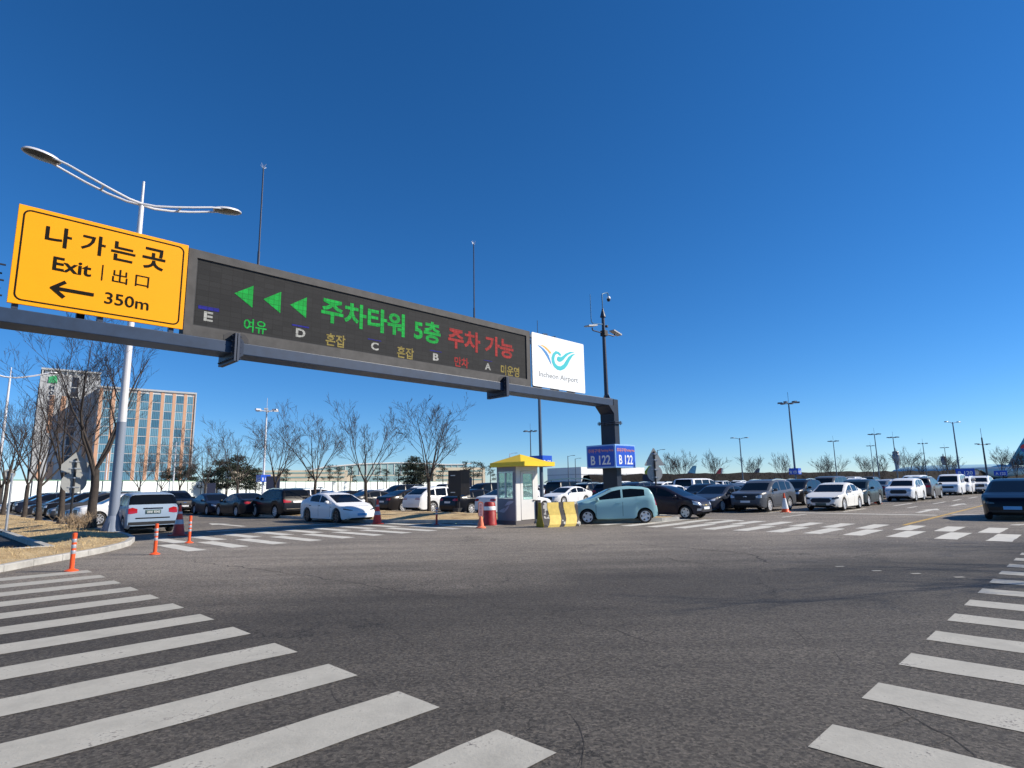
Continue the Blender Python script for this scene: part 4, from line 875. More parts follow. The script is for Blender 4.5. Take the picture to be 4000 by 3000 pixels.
# LED board
lb = thing('led_board', GC, GA, 'long dark grey LED message board in the middle of the gantry with green arrows', 'message board')
M_ledfr = mat('board_frame', (.080, .078, .077), .65, .0, var=.22, vscale=2.2, spec=.2)
def screenmat():
    m = bpy.data.materials.new('led_screen'); m.use_nodes = True; t = m.node_tree; b = t.nodes['Principled BSDF']; L = t.links.new
    tc = _n(t, 'ShaderNodeTexCoord'); mp = _n(t, 'ShaderNodeMapping'); mp.inputs['Rotation'].default_value = (radians(-90), 0, 0); L(tc.outputs['Object'], mp.inputs[0])
    br = _n(t, 'ShaderNodeTexBrick', offset=0., squash=1., Scale=1.); br.inputs['Color1'].default_value = (.037, .038, .040, 1); br.inputs['Color2'].default_value = (.046, .047, .049, 1); br.inputs['Mortar'].default_value = (.028, .027, .028, 1)
    br.inputs['Mortar Size'].default_value = .006; br.inputs['Brick Width'].default_value = .32; br.inputs['Row Height'].default_value = .16; L(mp.outputs[0], br.inputs['Vector'])
    b2 = _n(t, 'ShaderNodeTexBrick', offset=0., squash=1., Scale=1.); b2.inputs['Color1'].default_value = (1, 1, 1, 1); b2.inputs['Color2'].default_value = (.85, .85, .85, 1); b2.inputs['Mortar'].default_value = (.6, .6, .6, 1)
    b2.inputs['Mortar Size'].default_value = .005; b2.inputs['Brick Width'].default_value = .02; b2.inputs['Row Height'].default_value = .02; L(mp.outputs[0], b2.inputs['Vector'])
    mm = _n(t, 'ShaderNodeMix', data_type='RGBA', blend_type='MULTIPLY'); mm.inputs['Factor'].default_value = 1; L(br.outputs[0], mm.inputs['A']); L(b2.outputs[0], mm.inputs['B']); L(mm.outputs['Result'], b.inputs['Base Color']); b.inputs['Roughness'].default_value = .7; b.inputs['Specular IOR Level'].default_value = .12
    return m
X0, X1, Z0, Z1 = -20.45, -6.16, 5.975, 8.52
mb = MB(); ring(mb, [(X0, Z0), (X1, Z0), (X1, Z1), (X0, Z1)], [(-20.22, 6.28), (-6.40, 6.28), (-6.40, 8.28), (-20.22, 8.28)], -.40, -.02); mb.bx(X0+.02, X1-.02, -.025, .0, Z0+.02, Z1-.02); mb.build('frame', M_ledfr, lb)
mb = MB(); mb.bx(-20.23, -6.39, -.35, -.30, 6.27, 8.29); mb.build('screen', screenmat(), lb)
mb = MB(); ring(mb, [(-20.22, 6.28), (-6.40, 6.28), (-6.40, 8.28), (-20.22, 8.28)], [(-20.19, 6.31), (-6.43, 6.31), (-6.43, 8.25), (-20.19, 8.25)], -.36, -.352); mb.build('screen_rim', M_black, lb)
for x in (-18.95, -7.75): mb = MB(); panel(mb, [(x-.42, 5.98), (x+.30, 5.98), (x+.30, 6.1), (x+.18, 6.24), (x-.27, 6.24), (x-.42, 6.14)], -.408, -.38); mb.build('joint_cutout', M_black, lb)
YL = -.352
mb = MB()
for x in (-19.12, -18.25, -17.39): panel(mb, [(x, 7.47), (x+.55, 7.13), (x+.55, 7.83)], YL-.006, YL)
mb.build('arrow', LG, lb)
def led(body, x0, x1, z0, z1, m, bold=.02): text_mb(body, x0, x1, z0, z1, YL, bold, .006).build('lettering', m, lb)
led('주차타워', -16.32, -12.97, 7.12, 7.99, LG, .03); led('5층', -12.55, -11.28, 7.10, 7.95, LG, .03)
led('주차 가능', -10.90, -7.2, 7.07, 7.92, LR_, .03)
led('E', -19.93, -19.68, 6.47, 6.75, LW_, .03); led('여유', -18.80, -18.11, 6.36, 6.77, LG, .015); led('D', -17.16, -16.84, 6.46, 6.74, LW_, .03); led('혼잡', -16.12, -15.40, 6.34, 6.77, LY, .02)
led('C', -14.39, -14.08, 6.45, 6.73, LW_, .03); led('혼잡', -13.29, -12.55, 6.33, 6.76, LY, .02); led('B', -11.64, -11.37, 6.44, 6.73, LW_, .03); led('만차', -10.57, -9.83, 6.34, 6.75, LR_, .02)
led('A', -8.92, -8.58, 6.42, 6.71, LW_, .03); led('미운영', -7.99, -6.86, 6.31, 6.76, LY, .02)
mb = MB()
for x0, x1, h_ in ((-20.09, -19.52, .10), (-17.30, -16.73, .05), (-14.52, -13.98, .03), (-11.78, -11.22, .03), (-8.98, -8.5, .02)): panel(mb, [(x0, 6.80), (x1, 6.80), (x1, 6.80+h_), (x0, 6.80+h_)], YL-.005, YL)
mb.build('highlight_bar', LB, lb)
mb = MB()
for x in (-19, -16, -13, -10, -7.2): mb.bx(x-.05, x+.05, .0, .1, 5.975, 8.3); mb.tube([(x, .35, 5.98), (x, .05, 7.8)], .035, 6)
mb.build('support_frame', M_poledark, lb)
# lightning rods behind the LED board
for i, (x, lab) in enumerate(((-18.25, 'tall thin lightning rod rising behind the left half of the LED board'), (-9.0, 'tall thin lightning rod rising behind the right half of the LED board'))):
    lr = thing('lightning_rod', GC+E1*x+E2*.2+Vector((0, 0, 5.975)), GA, lab, 'lightning rod', 'lightning rods on the gantry')
    mb = MB(); mb.tube([(0, 0, 0), (0, 0, 3.2), (0, 0, 3.22), (0, 0, 6.1)], [.04, .04, .028, .022], 8); mb.build('rod', M_poledark, lr)
    mb = MB()
    for k in range(9):
        a = k*.7; mb.tube([(0, 0, 6.08), (cos(a)*.09, sin(a)*.09, 6.16+.05*(k % 3))], .005, 4)
    mb.build('tip_brush', M_galv, lr)
# airport sign
ap = thing('airport_sign', GC, GA, 'white airport sign with a turquoise bird-shaped emblem at the right end of the gantry', 'sign')
X0, X1, Z0, Z1 = -6.11, -2.31, 6.02, 8.50
M_apw = mat('sign_white', (.80, .83, .84), .5)
mb = MB(); panel(mb, rrect(X0, X1, Z0, Z1, .06, 3), -.47, -.40); mb.build('panel', M_apw, ap)
text_mb('Incheon Airport', -5.68, -2.86, 6.42, 6.74, -.47, .0, .006).build('lettering', mat('grey_letters', (.16, .17, .18), .6), ap)
def logo(pts, m):
    P = [onplane(1900+x/2.552, 1250+y/2.552, -.47) for x, y in pts]
    ar = sum(P[i-1][0]*P[i][1]-P[i][0]*P[i-1][1] for i in range(len(P)))
    if ar < 0: P = P[::-1]
    k = MB(); panel(k, P, -.477, -.468); k.build('emblem', m, ap)
logo([(532, 246), (565, 252), (595, 270), (620, 295), (645, 322), (637, 342), (612, 310), (585, 283), (560, 262)], mat('emblem_orange', (.80, .38, .06), .5))
logo([(507, 250), (535, 258), (570, 285), (600, 318), (622, 355), (637, 400), (650, 455), (627, 412), (605, 370), (580, 328), (548, 286)], mat('emblem_blue', (.02, .20, .50), .5))
M_teal = mat('emblem_teal', (.01, .45, .50), .5)
logo([(690, 309), (722, 318), (745, 345), (736, 364), (722, 346), (703, 335), (684, 352), (676, 392), (685, 430), (708, 456), (740, 462), (770, 440), (792, 405), (817, 368), (850, 343), (888, 336), (857, 363), (832, 403), (806, 455), (776, 490), (740, 504), (706, 496), (672, 466), (652, 420), (648, 375), (662, 332)], M_teal)
logo([(703, 376), (716, 362), (735, 370), (752, 366), (762, 358), (790, 334), (832, 317), (880, 322), (842, 333), (812, 349), (787, 374), (766, 400), (745, 416), (722, 416), (702, 400)], M_teal)
mb = MB()
for x in (-5.7, -4.5, -3.3): mb.bx(x-.25, x+.25, -.43, -.30, 5.975, 6.05); mb.bx(x-.05, x+.05, -.40, -.28, 6.05, 8.3)
mb.build('support_frame', M_poledark, ap)

# ------------------------------------------------------------------ street furniture
def lamp_post(loc, rz, sc, label, group=None):
    t = thing('street_lamp', loc, rz, label, 'street lamp', group); t.scale = (sc,)*3
    mb = MB(); mb.tube([(0, 0, 4.3), (0, 0, 13.7), (0, 0, 13.72), (0, 0, 14.75)], [.155, .095, .055, .05], 18); mb.build('pole', M_polewh, t)
    mb = MB(); mb.tube([(0, 0, 0), (0, 0, 4.32)], [.19, .165], 18); mb.lathe([(.34, 0), (.30, .12), (.24, .5), (.19, .62)], 18, 0, True)
    for k in range(6): mb.add([tuple(Matrix.Rotation(k*pi/3, 3, 'Z') @ Vector(p)) for p in ((.17, -.012, .02), (.42, -.012, .02), (.18, -.012, .6), (.17, .012, .02), (.42, .012, .02), (.18, .012, .6))], [(0, 1, 2), (5, 4, 3), (1, 4, 5, 2)])
    mb.lathe([(.44, 0), (.44, .03), (.2, .03)], 18, 0, False); mb.build('lower_pole', M_polegrey, t)
    for s in (1, -1):
        mb = MB()
        for y in (.17, -.17):
            w_ = 1 if y > 0 else -1; P = [(0, w_*.07, 13.7), (s*.5, w_*.16, 13.72), (s*1.2, w_*.26, 13.88), (s*2.0, w_*.31, 14.12), (s*2.7, w_*.31, 14.36), (s*3.2, w_*.24, 14.5)]
            mb.tube(P, [.055, .055, .05, .048, .045, .045], 8)
        mb.box((s*1.45, 0, 13.95), (.06, .56, .07)); a = mb.build('arm', M_polewh, t)
        Tm = Matrix.Translation((s*3.5, 0, 14.54)) @ Matrix.Rotation(-s*.12, 4, 'Y') @ Matrix.Diagonal((.64, .40, .9, 1))
        mb = MB(); mb.lathe([(1., -.02), (1.0, .02), (.9, .09), (.6, .14), (0, .16)], 24, 0, True, Tm); hd = mb.build('lamp_head', M_polewh, a)
        mb = MB(); mb.lathe([(0, -.075), (.7, -.06), (.9, -.02), (.9, .0)], 24, 0, True, Tm); mb.build('lens', mat('lamp_lens', (.10, .10, .09), .25, spec=.6), hd)
    return t
lamp_post(S(6.04, 28.04, .12), GA, 1, 'tall white street lamp with two curved twin arms, behind the yellow exit sign', 'twin-arm street lamps on the left verge')
lamp_post(S(5.9, 68.3, .1), GA, .86, 'white twin-arm street lamp at the far left edge in front of the hotel', 'twin-arm street lamps on the left verge')

def mast(x, y, h_, kind, label, group='lighting masts of the car park', sign=None, dark=True):
    t = thing('lighting_mast', (x, y, 0), R.uniform(-.2, .2)+(GA if kind == 'cluster' else .1), label, 'lighting mast', group); m_ = M_mastd if dark else M_polewh
    mb = MB(); mb.tube([(0, 0, 0), (0, 0, h_)], [.16, .09], 10); mb.build('pole', m_, t)
    mb = MB()
    if kind == 'cluster':
        for k in range(6):
            a = k*pi/3; mb.tube([(0, 0, h_-.1), (cos(a)*.9, sin(a)*.9, h_)], .04, 5); mb.box((cos(a)*1.15, sin(a)*1.15, h_+.05), (.6, .4, .2), a)
        mb.tube([(0, 0, h_), (0, 0, h_+1.6)], .025, 5)
    elif kind == 'double':
        for s in (-1, 1): mb.tube([(0, 0, h_-.25), (s*.7, 0, h_-.02), (s*1.1, 0, h_)], .05, 6); mb.lathe([(0, -.06), (.9, -.04), (1, .0), (.8, .1), (0, .16)], 12, 0, True, Matrix.Translation((s*1.5, 0, h_+.02)) @ Matrix.Diagonal((.55, .25, 1, 1)))
    elif kind == 'single':
        mb.tube([(0, 0, h_-.2), (.9, 0, h_+.1), (1.3, 0, h_+.1)], .05, 6); mb.box((1.6, 0, h_+.1), (.7, .26, .12))
    mb.build('lamp_head', m_, t)
    if sign:
        z = sign; b_ = MB(); b_.bx(-.62, .62, -.62, .62, z, z+.85); so = b_.build('area_sign', M_blue, t)
        for k in range(4):
            Tm = Matrix.Rotation(k*pi/2, 4, 'Z'); q = text_mb('B 122', -.45, .45, z+.14, z+.5, -.625, .02); q.v = [tuple(Tm @ Vector(p)) for p in q.v]; q.build('lettering', M_white, so)
    return t
M_mastd = mat('mast_bluegrey', (.10, .13, .17), .45, .3)
mast(-31.1, 75, 11.5, 'cluster', 'lamp-crowned mast with a blue sign box, above the black 4x4 on the left', sign=2.6, dark=False)
mast(2.15, 47, 13.2, 'cluster', 'slim grey mast rising behind the booth roof past the white airport sign', sign=3.0)
mast(3.5, 120, 12.2, 'cluster', 'distant mast with flat lamp ring just left of the pole behind the booth')
mast(49.2, 130, 10.8, 'double', 'mast with two round lamp heads above the white van', dark=True)
mast(39.6, 85, 12.5, 'cluster', 'tall lamp-crowned mast with blue sign box above the dark grey 4x4 on the right', sign=2.4)
mast(90.8, 170, 12.2, 'cluster', 'lamp-crowned mast above the white executive saloon')
mast(136.9, 230, 13.9, 'cluster', 'farther short-looking mast left of the tallest pair of masts on the right')
mast(90.6, 150, 12.5, 'cluster', 'lamp-crowned mast, taller of the close pair beyond the white compact 4x4')
mast(101.5, 160, 12.3, 'cluster', 'lamp-crowned mast standing in front of the control tower')
mast(129.7, 190, 12.2, 'cluster', 'lamp-crowned mast between the control tower and the twin-headed mast on the right')
mast(81.1, 110, 11.6, 'double', 'twin-headed mast beside the blue sign B 120')
mast(165.1, 230, 12.7, 'cluster', 'small far mast in front of the second control tower')
mast(-.9, 150, 9.4, 'single', 'street light with one arm behind the island tree, left of the booth', dark=False)
mast(14.5, 160, 9.0, 'single', 'thin street light between the booth and the gantry column', dark=True)
mast(19.5, 190, 9.5, 'single', 'far street light in front of the white hangar', dark=True)
mast(36.0, 150, 9.6, 'single', 'street light above the triangular warning sign', dark=True)
mast(-62.0, 110, 10.5, 'single', 'white street light in front of the orange hotel columns', dark=False)
mast(-71.0, 105, 9.5, 'single', 'white street light among bare trees before the hotel', dark=False)
# black camera mast on the right, like the one on the gantry
t = thing('camera_mast', (74.3, 95, 0), .3, 'black camera mast with two side arms near the right edge', 'camera mast')
mb = MB(); mb.tube([(0, 0, 0), (0, 0, 7.7)], [.16, .1], 10); mb.tube([(0, 0, 7.7), (0, 0, 9.2)], .03, 6); mb.build('mast', M_poledark, t)
mb = MB(); mb.tube([(-1.1, 0, 6.6), (1.1, 0, 6.6)], .05, 6); mb.box((-1.2, 0, 6.7), (.7, .3, .12)); mb.box((1.2, 0, 6.7), (.7, .3, .12)); mb.build('lamp_arm', M_poledark, t)

# parking area sign B 120 and another beyond
for x, y, txt, lab in ((56.0, 75, 'B 120', 'blue parking area sign B 120 standing over the white people carrier'), (88.5, 110, 'A 122', 'small dim blue parking sign near the right edge, before the dark bank')):
    t = thing('parking_area_sign', (x, y, 0), 0, lab, 'sign'); t.rotation_euler = (0, 0, -atan2(x, y))
    mb = MB(); mb.tube([(0, 0, 0), (0, 0, 2.2)], .06, 8); mb.build('post', M_mastd, t)
    mb = MB(); mb.bx(-.95, .95, -.5, .5, 1.72, 2.62); mb.build('box', M_blue, t, bevel=.02)
    text_mb(txt, -.72, .72, 1.88, 2.32, -.5, .02).build('lettering', M_white, t)

def post_flex(p, rz=0, label='', h_=.8, red=False):
    t = thing('delineator_post', p, rz, label, 'flexible post', 'flexible posts along the crossings'); m0 = M_cone if red else M_orange
    mb = MB(); mb.lathe([(.13, 0), (.13, .018), (.085, .035), (.055, .05), (.045, .06), (.045, h_-.01), (.03, h_), (0, h_)], 18, 0, True); mb.build('post', m0, t)
    for z in (.36, .48, .60) if not red else (.45, .56, .67): mb = MB(); mb.lathe([(.0455, z), (.0475, z+.004), (.0475, z+.07), (.0455, z+.074)], 18, 0, True); mb.build('reflective_band', M_reflect, t)
    return t
post_flex((-9.52, 13.26, 0), 0, 'orange flexible post with three grey bands, nearest to the camera by the zebra stripes')
post_flex((-9.6, 16.41, 0), 0, 'orange flexible post standing off the rounded kerb tip')
post_flex((-10.48, 19.75, 0), 0, 'orange flexible post right in front of the big red cone', .86)
post_flex((-3.39, 26.6, 0), 0, 'dull red flexible post in the shade before the island kerb', .78, True)
def cone(p, label, sc=1.0, style='red', group='traffic cones'):
    t = thing('traffic_cone', p, R.uniform(0, 1), label, 'traffic cone', group); t.scale = (sc,)*3
    mb = MB(); mb.box((0, 0, .02), (.5, .5, .04)); mb.build('base', M_cone if style == 'red' else M_orange, t, bevel=.012)
    f = lambda z: .205-(z-.04)*.175
    mb = MB(); mb.lathe([(f(.04)+.02, .04), (f(.08), .08), (f(.5), .5), (f(.95), .95), (.045, 1.02), (.04, 1.06), (0, 1.065)], 22, 0, True); mb.build('cone', M_cone if style == 'red' else M_orange, t)
    bands = ((.40, .56), (.76, .84)) if style == 'red' else ((.2, .78),)
    for a, b in bands: mb = MB(); mb.lathe([(f(a), a), (f(a)+.006, a+.003), (f(b)+.006, b-.003), (f(b), b)], 22, 0, True); mb.build('reflective_band', M_reflect if style == 'red' else M_white, t)
    if style != 'red':
        mb = MB(); mb.lathe([(f(.58)+.008, .58), (f(.66)+.008, .66)], 22, 0, True); mb.lathe([(f(.35)+.008, .35), (f(.5)+.008, .5)], 22, 0, True); mb.f = [q for i, q in enumerate(mb.f) if len(q) == 4 and (i % 22) < 7]; mb.m = mb.m[:len(mb.f)]; mb.sm = mb.sm[:len(mb.f)]; mb.build('printed_label', M_blue, t)
    else: mb = MB(); mb.lathe([(.03, 1.06), (.03, 1.12), (.012, 1.14)], 10, 0, True); mb.build('tip', M_black, t)
    return t
cone((-12.65, 23.05, 0), 'big red cone with grey bands behind two orange posts, next to the silver-white people carrier', 1.06)
cone((-6.3, 28.05, 0), 'red cone with grey bands at the nose of the white electric saloon', 1.03)
cone((14.0, 31.55, 0), 'orange and white cone with blue print in front of the grey 4x4', .92, 'white')
cone((23.9, 40.2, 0), 'small orange and white cone behind the white executive saloon', .9, 'white')
# red drum and pink sign stand by the booth
t = thing('traffic_drum', (-1.04, 25.74, 0), 0, 'dark red plastic barrel with white band left of the guard booth', 'barrel')
mb = MB(); mb.lathe([(.30, 0), (.30, .06), (.285, .09), (.285, .26), (.275, .28), (.275, .50), (.262, .52), (.262, .60), (.255, .62)], 26, 0, True); mb.lathe([(.252, .78), (.245, .80), (.235, .90), (.19, .96), (.0, .97)], 26, 0, True); mb.build('barrel', mat('drum_red', (.33, .02, .02), .5, var=.3, vscale=7), t)
mb = MB(); mb.lathe([(.255, .62), (.262, .63), (.258, .77), (.252, .78)], 26, 0, True); mb.build('reflective_band', M_white, t)
t = thing('sign_stand', (-1.33, 24.12, 0), .1, 'pale pink notice board on an orange cone foot beside the red barrel', 'sign stand')
mb = MB(); mb.lathe([(.2, 0), (.2, .03), (.13, .07), (.10, .22), (.065, .40), (.05, .46), (0, .47)], 18, 0, True); mb.build('foot', mat('stand_orange', (.80, .20, .10), .55, var=.15, vscale=8), t)
M_pinkp = mat('notice_pink', (.72, .45, .42), .5)
mb = MB(); panel(mb, rrect(-.105, .105, .42, 1.02, .09, 4), -.03, .03); bd = mb.build('board', mat('stand_orange', (0, 0, 0)), t); mb = MB(); panel(mb, rrect(-.085, .085, .45, .98, .07, 4), -.036, -.028); mb.build('notice', M_pinkp, bd)
mb = MB(); 
for k, ch in enumerate('주차금지'): merge(mb, text_mb(ch, -.045, .045, .82-.115*k, .91-.115*k, -.036, .01, .003))
mb.build('lettering', mat('notice_red', (.55, .15, .15), .6), bd)
# guard booth: walls face the road grid
bt = thing('guard_booth', S(18.35, 17.95), GA, 'grey and white guard booth with yellow roof on the tip of the island', 'booth')
M_bgrey = mat('booth_grey', (.20, .20, .235), .5, var=.08, vscale=2); M_bwht = mat('booth_white', (.70, .69, .66), .5, var=.05, vscale=2); M_yroof = mat('roof_yellow', (.82, .56, .01), .42, var=.05, vscale=2); M_alu = mat('aluminium', (.52, .51, .53), .4, .5)
M_bglass = mat('booth_glass', (.10, .22, .20), .05, spec=.8)
gl = bpy.data.materials.new('clear_green_glass'); gl.use_nodes = True; _t = gl.node_tree; _b = _t.nodes['Principled BSDF']; _b.inputs['Base Color'].default_value = (.62, .85, .80, 1); _b.inputs['Transmission Weight'].default_value = .85; _b.inputs['Roughness'].default_value = .03; _b.inputs['IOR'].default_value = 1.08; _b.inputs['Alpha'].default_value = .75
# local x along E1 (depth 0..1.4), y along E2 (0..1.15)
DX, DY, ZB, ZT = 1.42, 1.12, .16, 2.42
mb = MB(); mb.bx(-.08, DX+.12, -.08, DY+.06, 0, ZB); mb.build('plinth', mat('booth_plinth', (.13, .12, .12), .8), bt)
w = .05; mb = MB()
def wall_x0(z0, z1, y0, y1): mb.bx(0, w, y0, y1, z0, z1)
wall_x0(ZB, 1.08, 0, DY); wall_x0(2.22, ZT, 0, DY); wall_x0(1.08, 2.22, 0, .10); wall_x0(1.08, 2.22, DY-.06, DY); mb.build('left_wall', M_bgrey, bt)
mb = MB(); mb.bx(w+.002, .32, 0, w, ZB, ZT); mb.bx(.32, DX, 0, w, 2.25, ZT); mb.bx(1.22, DX, 0, w, ZB, 2.25); mb.build('front_wall', M_bwht, bt)
mb = MB(); mb.bx(DX-w, DX, w+.002, DY, ZB, 1.0); mb.bx(DX-w, DX, w+.002, DY, 2.25, ZT); mb.bx(w+.002, DX-w-.002, DY-w, DY, ZB, 1.0); mb.bx(w+.002, DX-w-.002, DY-w, DY, 2.25, ZT); mb.bx(DX-.06, DX, DY-.06, DY+.002, 1.0, 2.25); mb.build('back_wall', M_bwht, bt)
mb = MB(); mb.bx(.30, DX-w, DY-.6, DY-w-.01, .9, .94); mb.bx(.7, 1.0, .55, .85, .5, 1.25); mb.build('desk', M_trim, bt)
def window(nm, y0, y1, z0, z1, x=0, split=True):
    f = MB(); e = .035
    f.bx(x-.02, x+.06, y0, y1, z0, z0+e); f.bx(x-.02, x+.06, y0, y1, z1-e, z1); f.bx(x-.02, x+.06, y0, y0+e, z0+e, z1-e); f.bx(x-.02, x+.06, y1-e, y1, z0+e, z1-e)
    if split: f.bx(x-.03, x+.05, (y0+y1)/2-.025, (y0+y1)/2+.025, z0+e, z1-e)
    o = f.build(nm, M_alu, bt); g_ = MB(); g_.bx(x+.01, x+.018, y0+e, y1-e, z0+e, z1-e); g_.build('pane', gl, o); return o
window('window', .11, DY-.07, 1.09, 2.2)
wo_ = MB(); wo_.bx(.32, 1.22, .02, .03, 1.0, 2.2); wo_.bx(.0, 0, 0, 0, 0, 0) if 0 else None
dr = MB(); dr.bx(.34, 1.20, -.012, .03, ZB+.02, 1.02); dr.bx(.34, .46, -.012, .03, 1.02, 2.22); dr.bx(1.08, 1.20, -.012, .03, 1.02, 2.22); dr.bx(.46, 1.08, -.012, .03, 2.12, 2.22); do = dr.build('door', M_bwht, bt, bevel=.005)
q = MB(); q.bx(.46, 1.08, .005, .013, 1.02, 2.12); q.build('pane', gl, do); q = MB(); q.box((1.12, -.04, .98), (.12, .05, .035)); q.build('handle', M_black, do)
q = MB(); q.bx(DX-.03, DX-.02, w, DY-.06, 1.0, 2.25); q.bx(w, DX-w, DY-.035, DY-.025, 1.0, 2.25); q.build('rear_pane', gl, bt)
q = MB(); q.bx(1.24, DX+.04, -.12, -.004, ZB, .98); q.build('dark_box', M_black, bt, bevel=.01)  # plain black box for the dark spot right of the door
# bird-like mark on the grey wall
mk = MB()
for P in ([(420, 1230), (470, 1165), (520, 1147), (575, 1150), (560, 1180), (500, 1212)], [(315, 1320), (345, 1345), (382, 1338), (432, 1268), (380, 1284)], [(368, 1352), (412, 1346), (470, 1284), (502, 1216), (450, 1262)]):
    vs = [(-.004, DY*(610-px)/325, .16+(1480-py)*.00248) for px, py in P][::-1]
    n_ = len(vs); vs2 = [(0., b_, c_) for _, b_, c_ in vs]; mk.add(vs+vs2, [tuple(range(n_)), tuple(range(2*n_-1, n_-1, -1))]+[(i, n_+i, n_+(i+1) % n_, (i+1) % n_) for i in range(n_)])
mk.build('bird_mark', mat('mark_silver', (.42, .42, .50), .4), bt)
x0, x1, y0, y1 = -.22, DX+.28, -.78, DY+.2; mb = MB(); mb.bx(x0, x1, y0, y1, ZT+.005, ZT+.19); cx_, cy_ = (x0+x1)/2, (y0+y1)/2+.12
mb.add([(x0+.03, y0+.25, ZT+.19), (x1-.03, y0+.25, ZT+.19), (x1-.03, y1-.03, ZT+.19), (x0+.03, y1-.03, ZT+.19), (cx_, cy_, ZT+.56)], [(0, 1, 4), (1, 2, 4), (2, 3, 4), (3, 0, 4)]); mb.build('roof', M_yroof, bt)
# black and yellow concrete barrier
bp_ = Vector((1.75, 24.35, 0)); bt2 = thing('concrete_barrier', bp_, radians(24), 'black and yellow painted concrete barrier in front of the mint hatchback and the booth', 'barrier')
def flake():
    m = bpy.data.materials.new('flaking_black'); m.use_nodes = True; t = m.node_tree; b = t.nodes['Principled BSDF']; L = t.links.new
    tc = _n(t, 'ShaderNodeTexCoord'); a = _n(t, 'ShaderNodeTexNoise', Scale=3.2, Detail=3., Roughness=.5); L(tc.outputs['Object'], a.inputs['Vector'])
    r = _n(t, 'ShaderNodeValToRGB'); L(a.outputs['Fac'], r.inputs[0]); e = r.color_ramp.elements; e[0].position = .0; e[0].color = (.055, .05, .052, 1); e[1].position = .565; e[1].color = (.075, .068, .068, 1); x = e.new(.58); x.color = (.55, .53, .47, 1)
    L(r.outputs[0], b.inputs['Base Color']); b.inputs['Roughness'].default_value = .8; return m
sec = [(-.34, 0), (-.34, .10), (-.30, .16), (-.17, .45), (-.12, .94), (.12, .94), (.17, .45), (.30, .16), (.34, .10), (.34, 0)]   # y-z
mb = MB(); n_ = len(sec); xa, xb = -.82, .82
mb.add([(xa, y, z) for y, z in sec]+[(xb, y, z) for y, z in sec], [(i, i+1, n_+i+1, n_+i) for i in range(n_-1)]+[tuple(range(n_, 2*n_))]); mb.build('barrier', flake(), bt2)
M_ycon = mat('barrier_yellow', (.82, .60, .15), .7, var=.14, vscale=6)
M_ycon2 = mat('barrier_end_yellow', (.42, .30, .02), .75, var=.25, vscale=5)
mb = MB(); mb.add([(xa, y, z) for y, z in sec]+[(xa-.006, y, z) for y, z in sec], [tuple(range(n_, 2*n_))[::-1]]+[(i, n_+i, n_+(i+1) % n_, (i+1) % n_) for i in range(n_)]); mb.build('end_paint', M_ycon2, bt2)
for x0 in (-.54, .18):
    mb = MB(); vs = []; zz = [.0, .10, .16, .3, .45, .6, .75, .94]
    for z in zz:
        y = -lin([(0, .34), (.10, .34), (.16, .30), (.45, .17), (.94, .12)], z)-.012; sh = .09*sin(z*5.2)+.22*z-.12
        vs += [(x0+sh, y, z), (x0+sh+.50, y, z), (x0+sh, y+.03, z), (x0+sh+.50, y+.03, z)]
    fs = []
    for i in range(len(zz)-1): a = 4*i; fs += [(a, a+1, a+5, a+4), (a+2, a, a+4, a+6), (a+1, a+3, a+7, a+5)]
    mb.add(vs, fs).build('yellow_stripe', M_ycon, bt2)
# dark sign box seen from behind on the island
t = thing('sign_box', S(22.0, 25.95, .28), GA, 'black sign box on a post on the island, seen from behind', 'sign box')
mb = MB(); mb.tube([(0, 0, -.2), (0, 0, .95)], .075, 10); mb.build('post', M_black, t)
t2 = Matrix.Rotation(radians(45), 4, 'Z')
mb = MB(); mb.box((0, 0, -.02), (.5, .42, .36)); mb.build('foot', M_trim, t)
mb = MB(); mb.box((-.22, -.06, 1.52), (.72, .16, 1.42), 0, 0, Matrix.Rotation(-.72, 4, 'Z')); mb.build('box', M_black, t, bevel=.01)
mb = MB(); mb.box((.34, -.04, 1.78), (.56, .12, .95), 0, 0, Matrix.Rotation(-.72, 4, 'Z')); mb.build('box', mat('box_dark', (.022, .022, .024), .5), t, bevel=.01)
mb = MB(); mb.box((.36, -.06, 1.18), (.52, .14, .62), 0, 0, Matrix.Rotation(-.72, 4, 'Z')); mb.build('lower_box', mat('box_brown', (.06, .055, .052), .7, var=.2), t, bevel=.01)
mb = MB()
for z in (1.02, 1.95): mb.box((-.32, -.15, z), (.25, .02, .05), 0, 0, Matrix.Rotation(-.72, 4, 'Z'))
mb.build('hinge', M_galv, t)
# slim post and small boards further back
t = thing('card_reader_post', S(17.6, 33.4, .2), GA, 'thin grey post beside the tall orange cone on the island', 'post')
mb = MB(); mb.tube([(0, 0, 0), (0, 0, 1.5)], .035, 10); mb.box((0, 0, 1.52), (.24, .1, .05)); mb.build('post', M_galv, t)
for x, y, h_, w_, lab in ((-22.3, 56, 2.75, 1.2, 'dark board on a pole seen between island trees, left of the shiny dark saloon'), (-31.0, 62, 2.3, .8, 'small dark board above the roof of the black 4x4'), (-4.6, 60, 2.3, .9, 'navy board on a pole just left of the guard booth'), (13.3, 60, 2.3, 1.0, 'navy board on a pole left of the gantry column')):
    t = thing('information_board', (x, y, 0), -atan2(x, y), lab, 'board', 'small dark boards among the cars'); mb = MB(); mb.tube([(0, 0, 0), (0, 0, h_)], .05, 8); mb.build('post', M_poledark, t)
    mb = MB(); mb.box((0, -.08, h_-.5), (w_, .1, 1.2)); mb.build('board', mat('board_navy', (.018, .025, .06), .6), t)
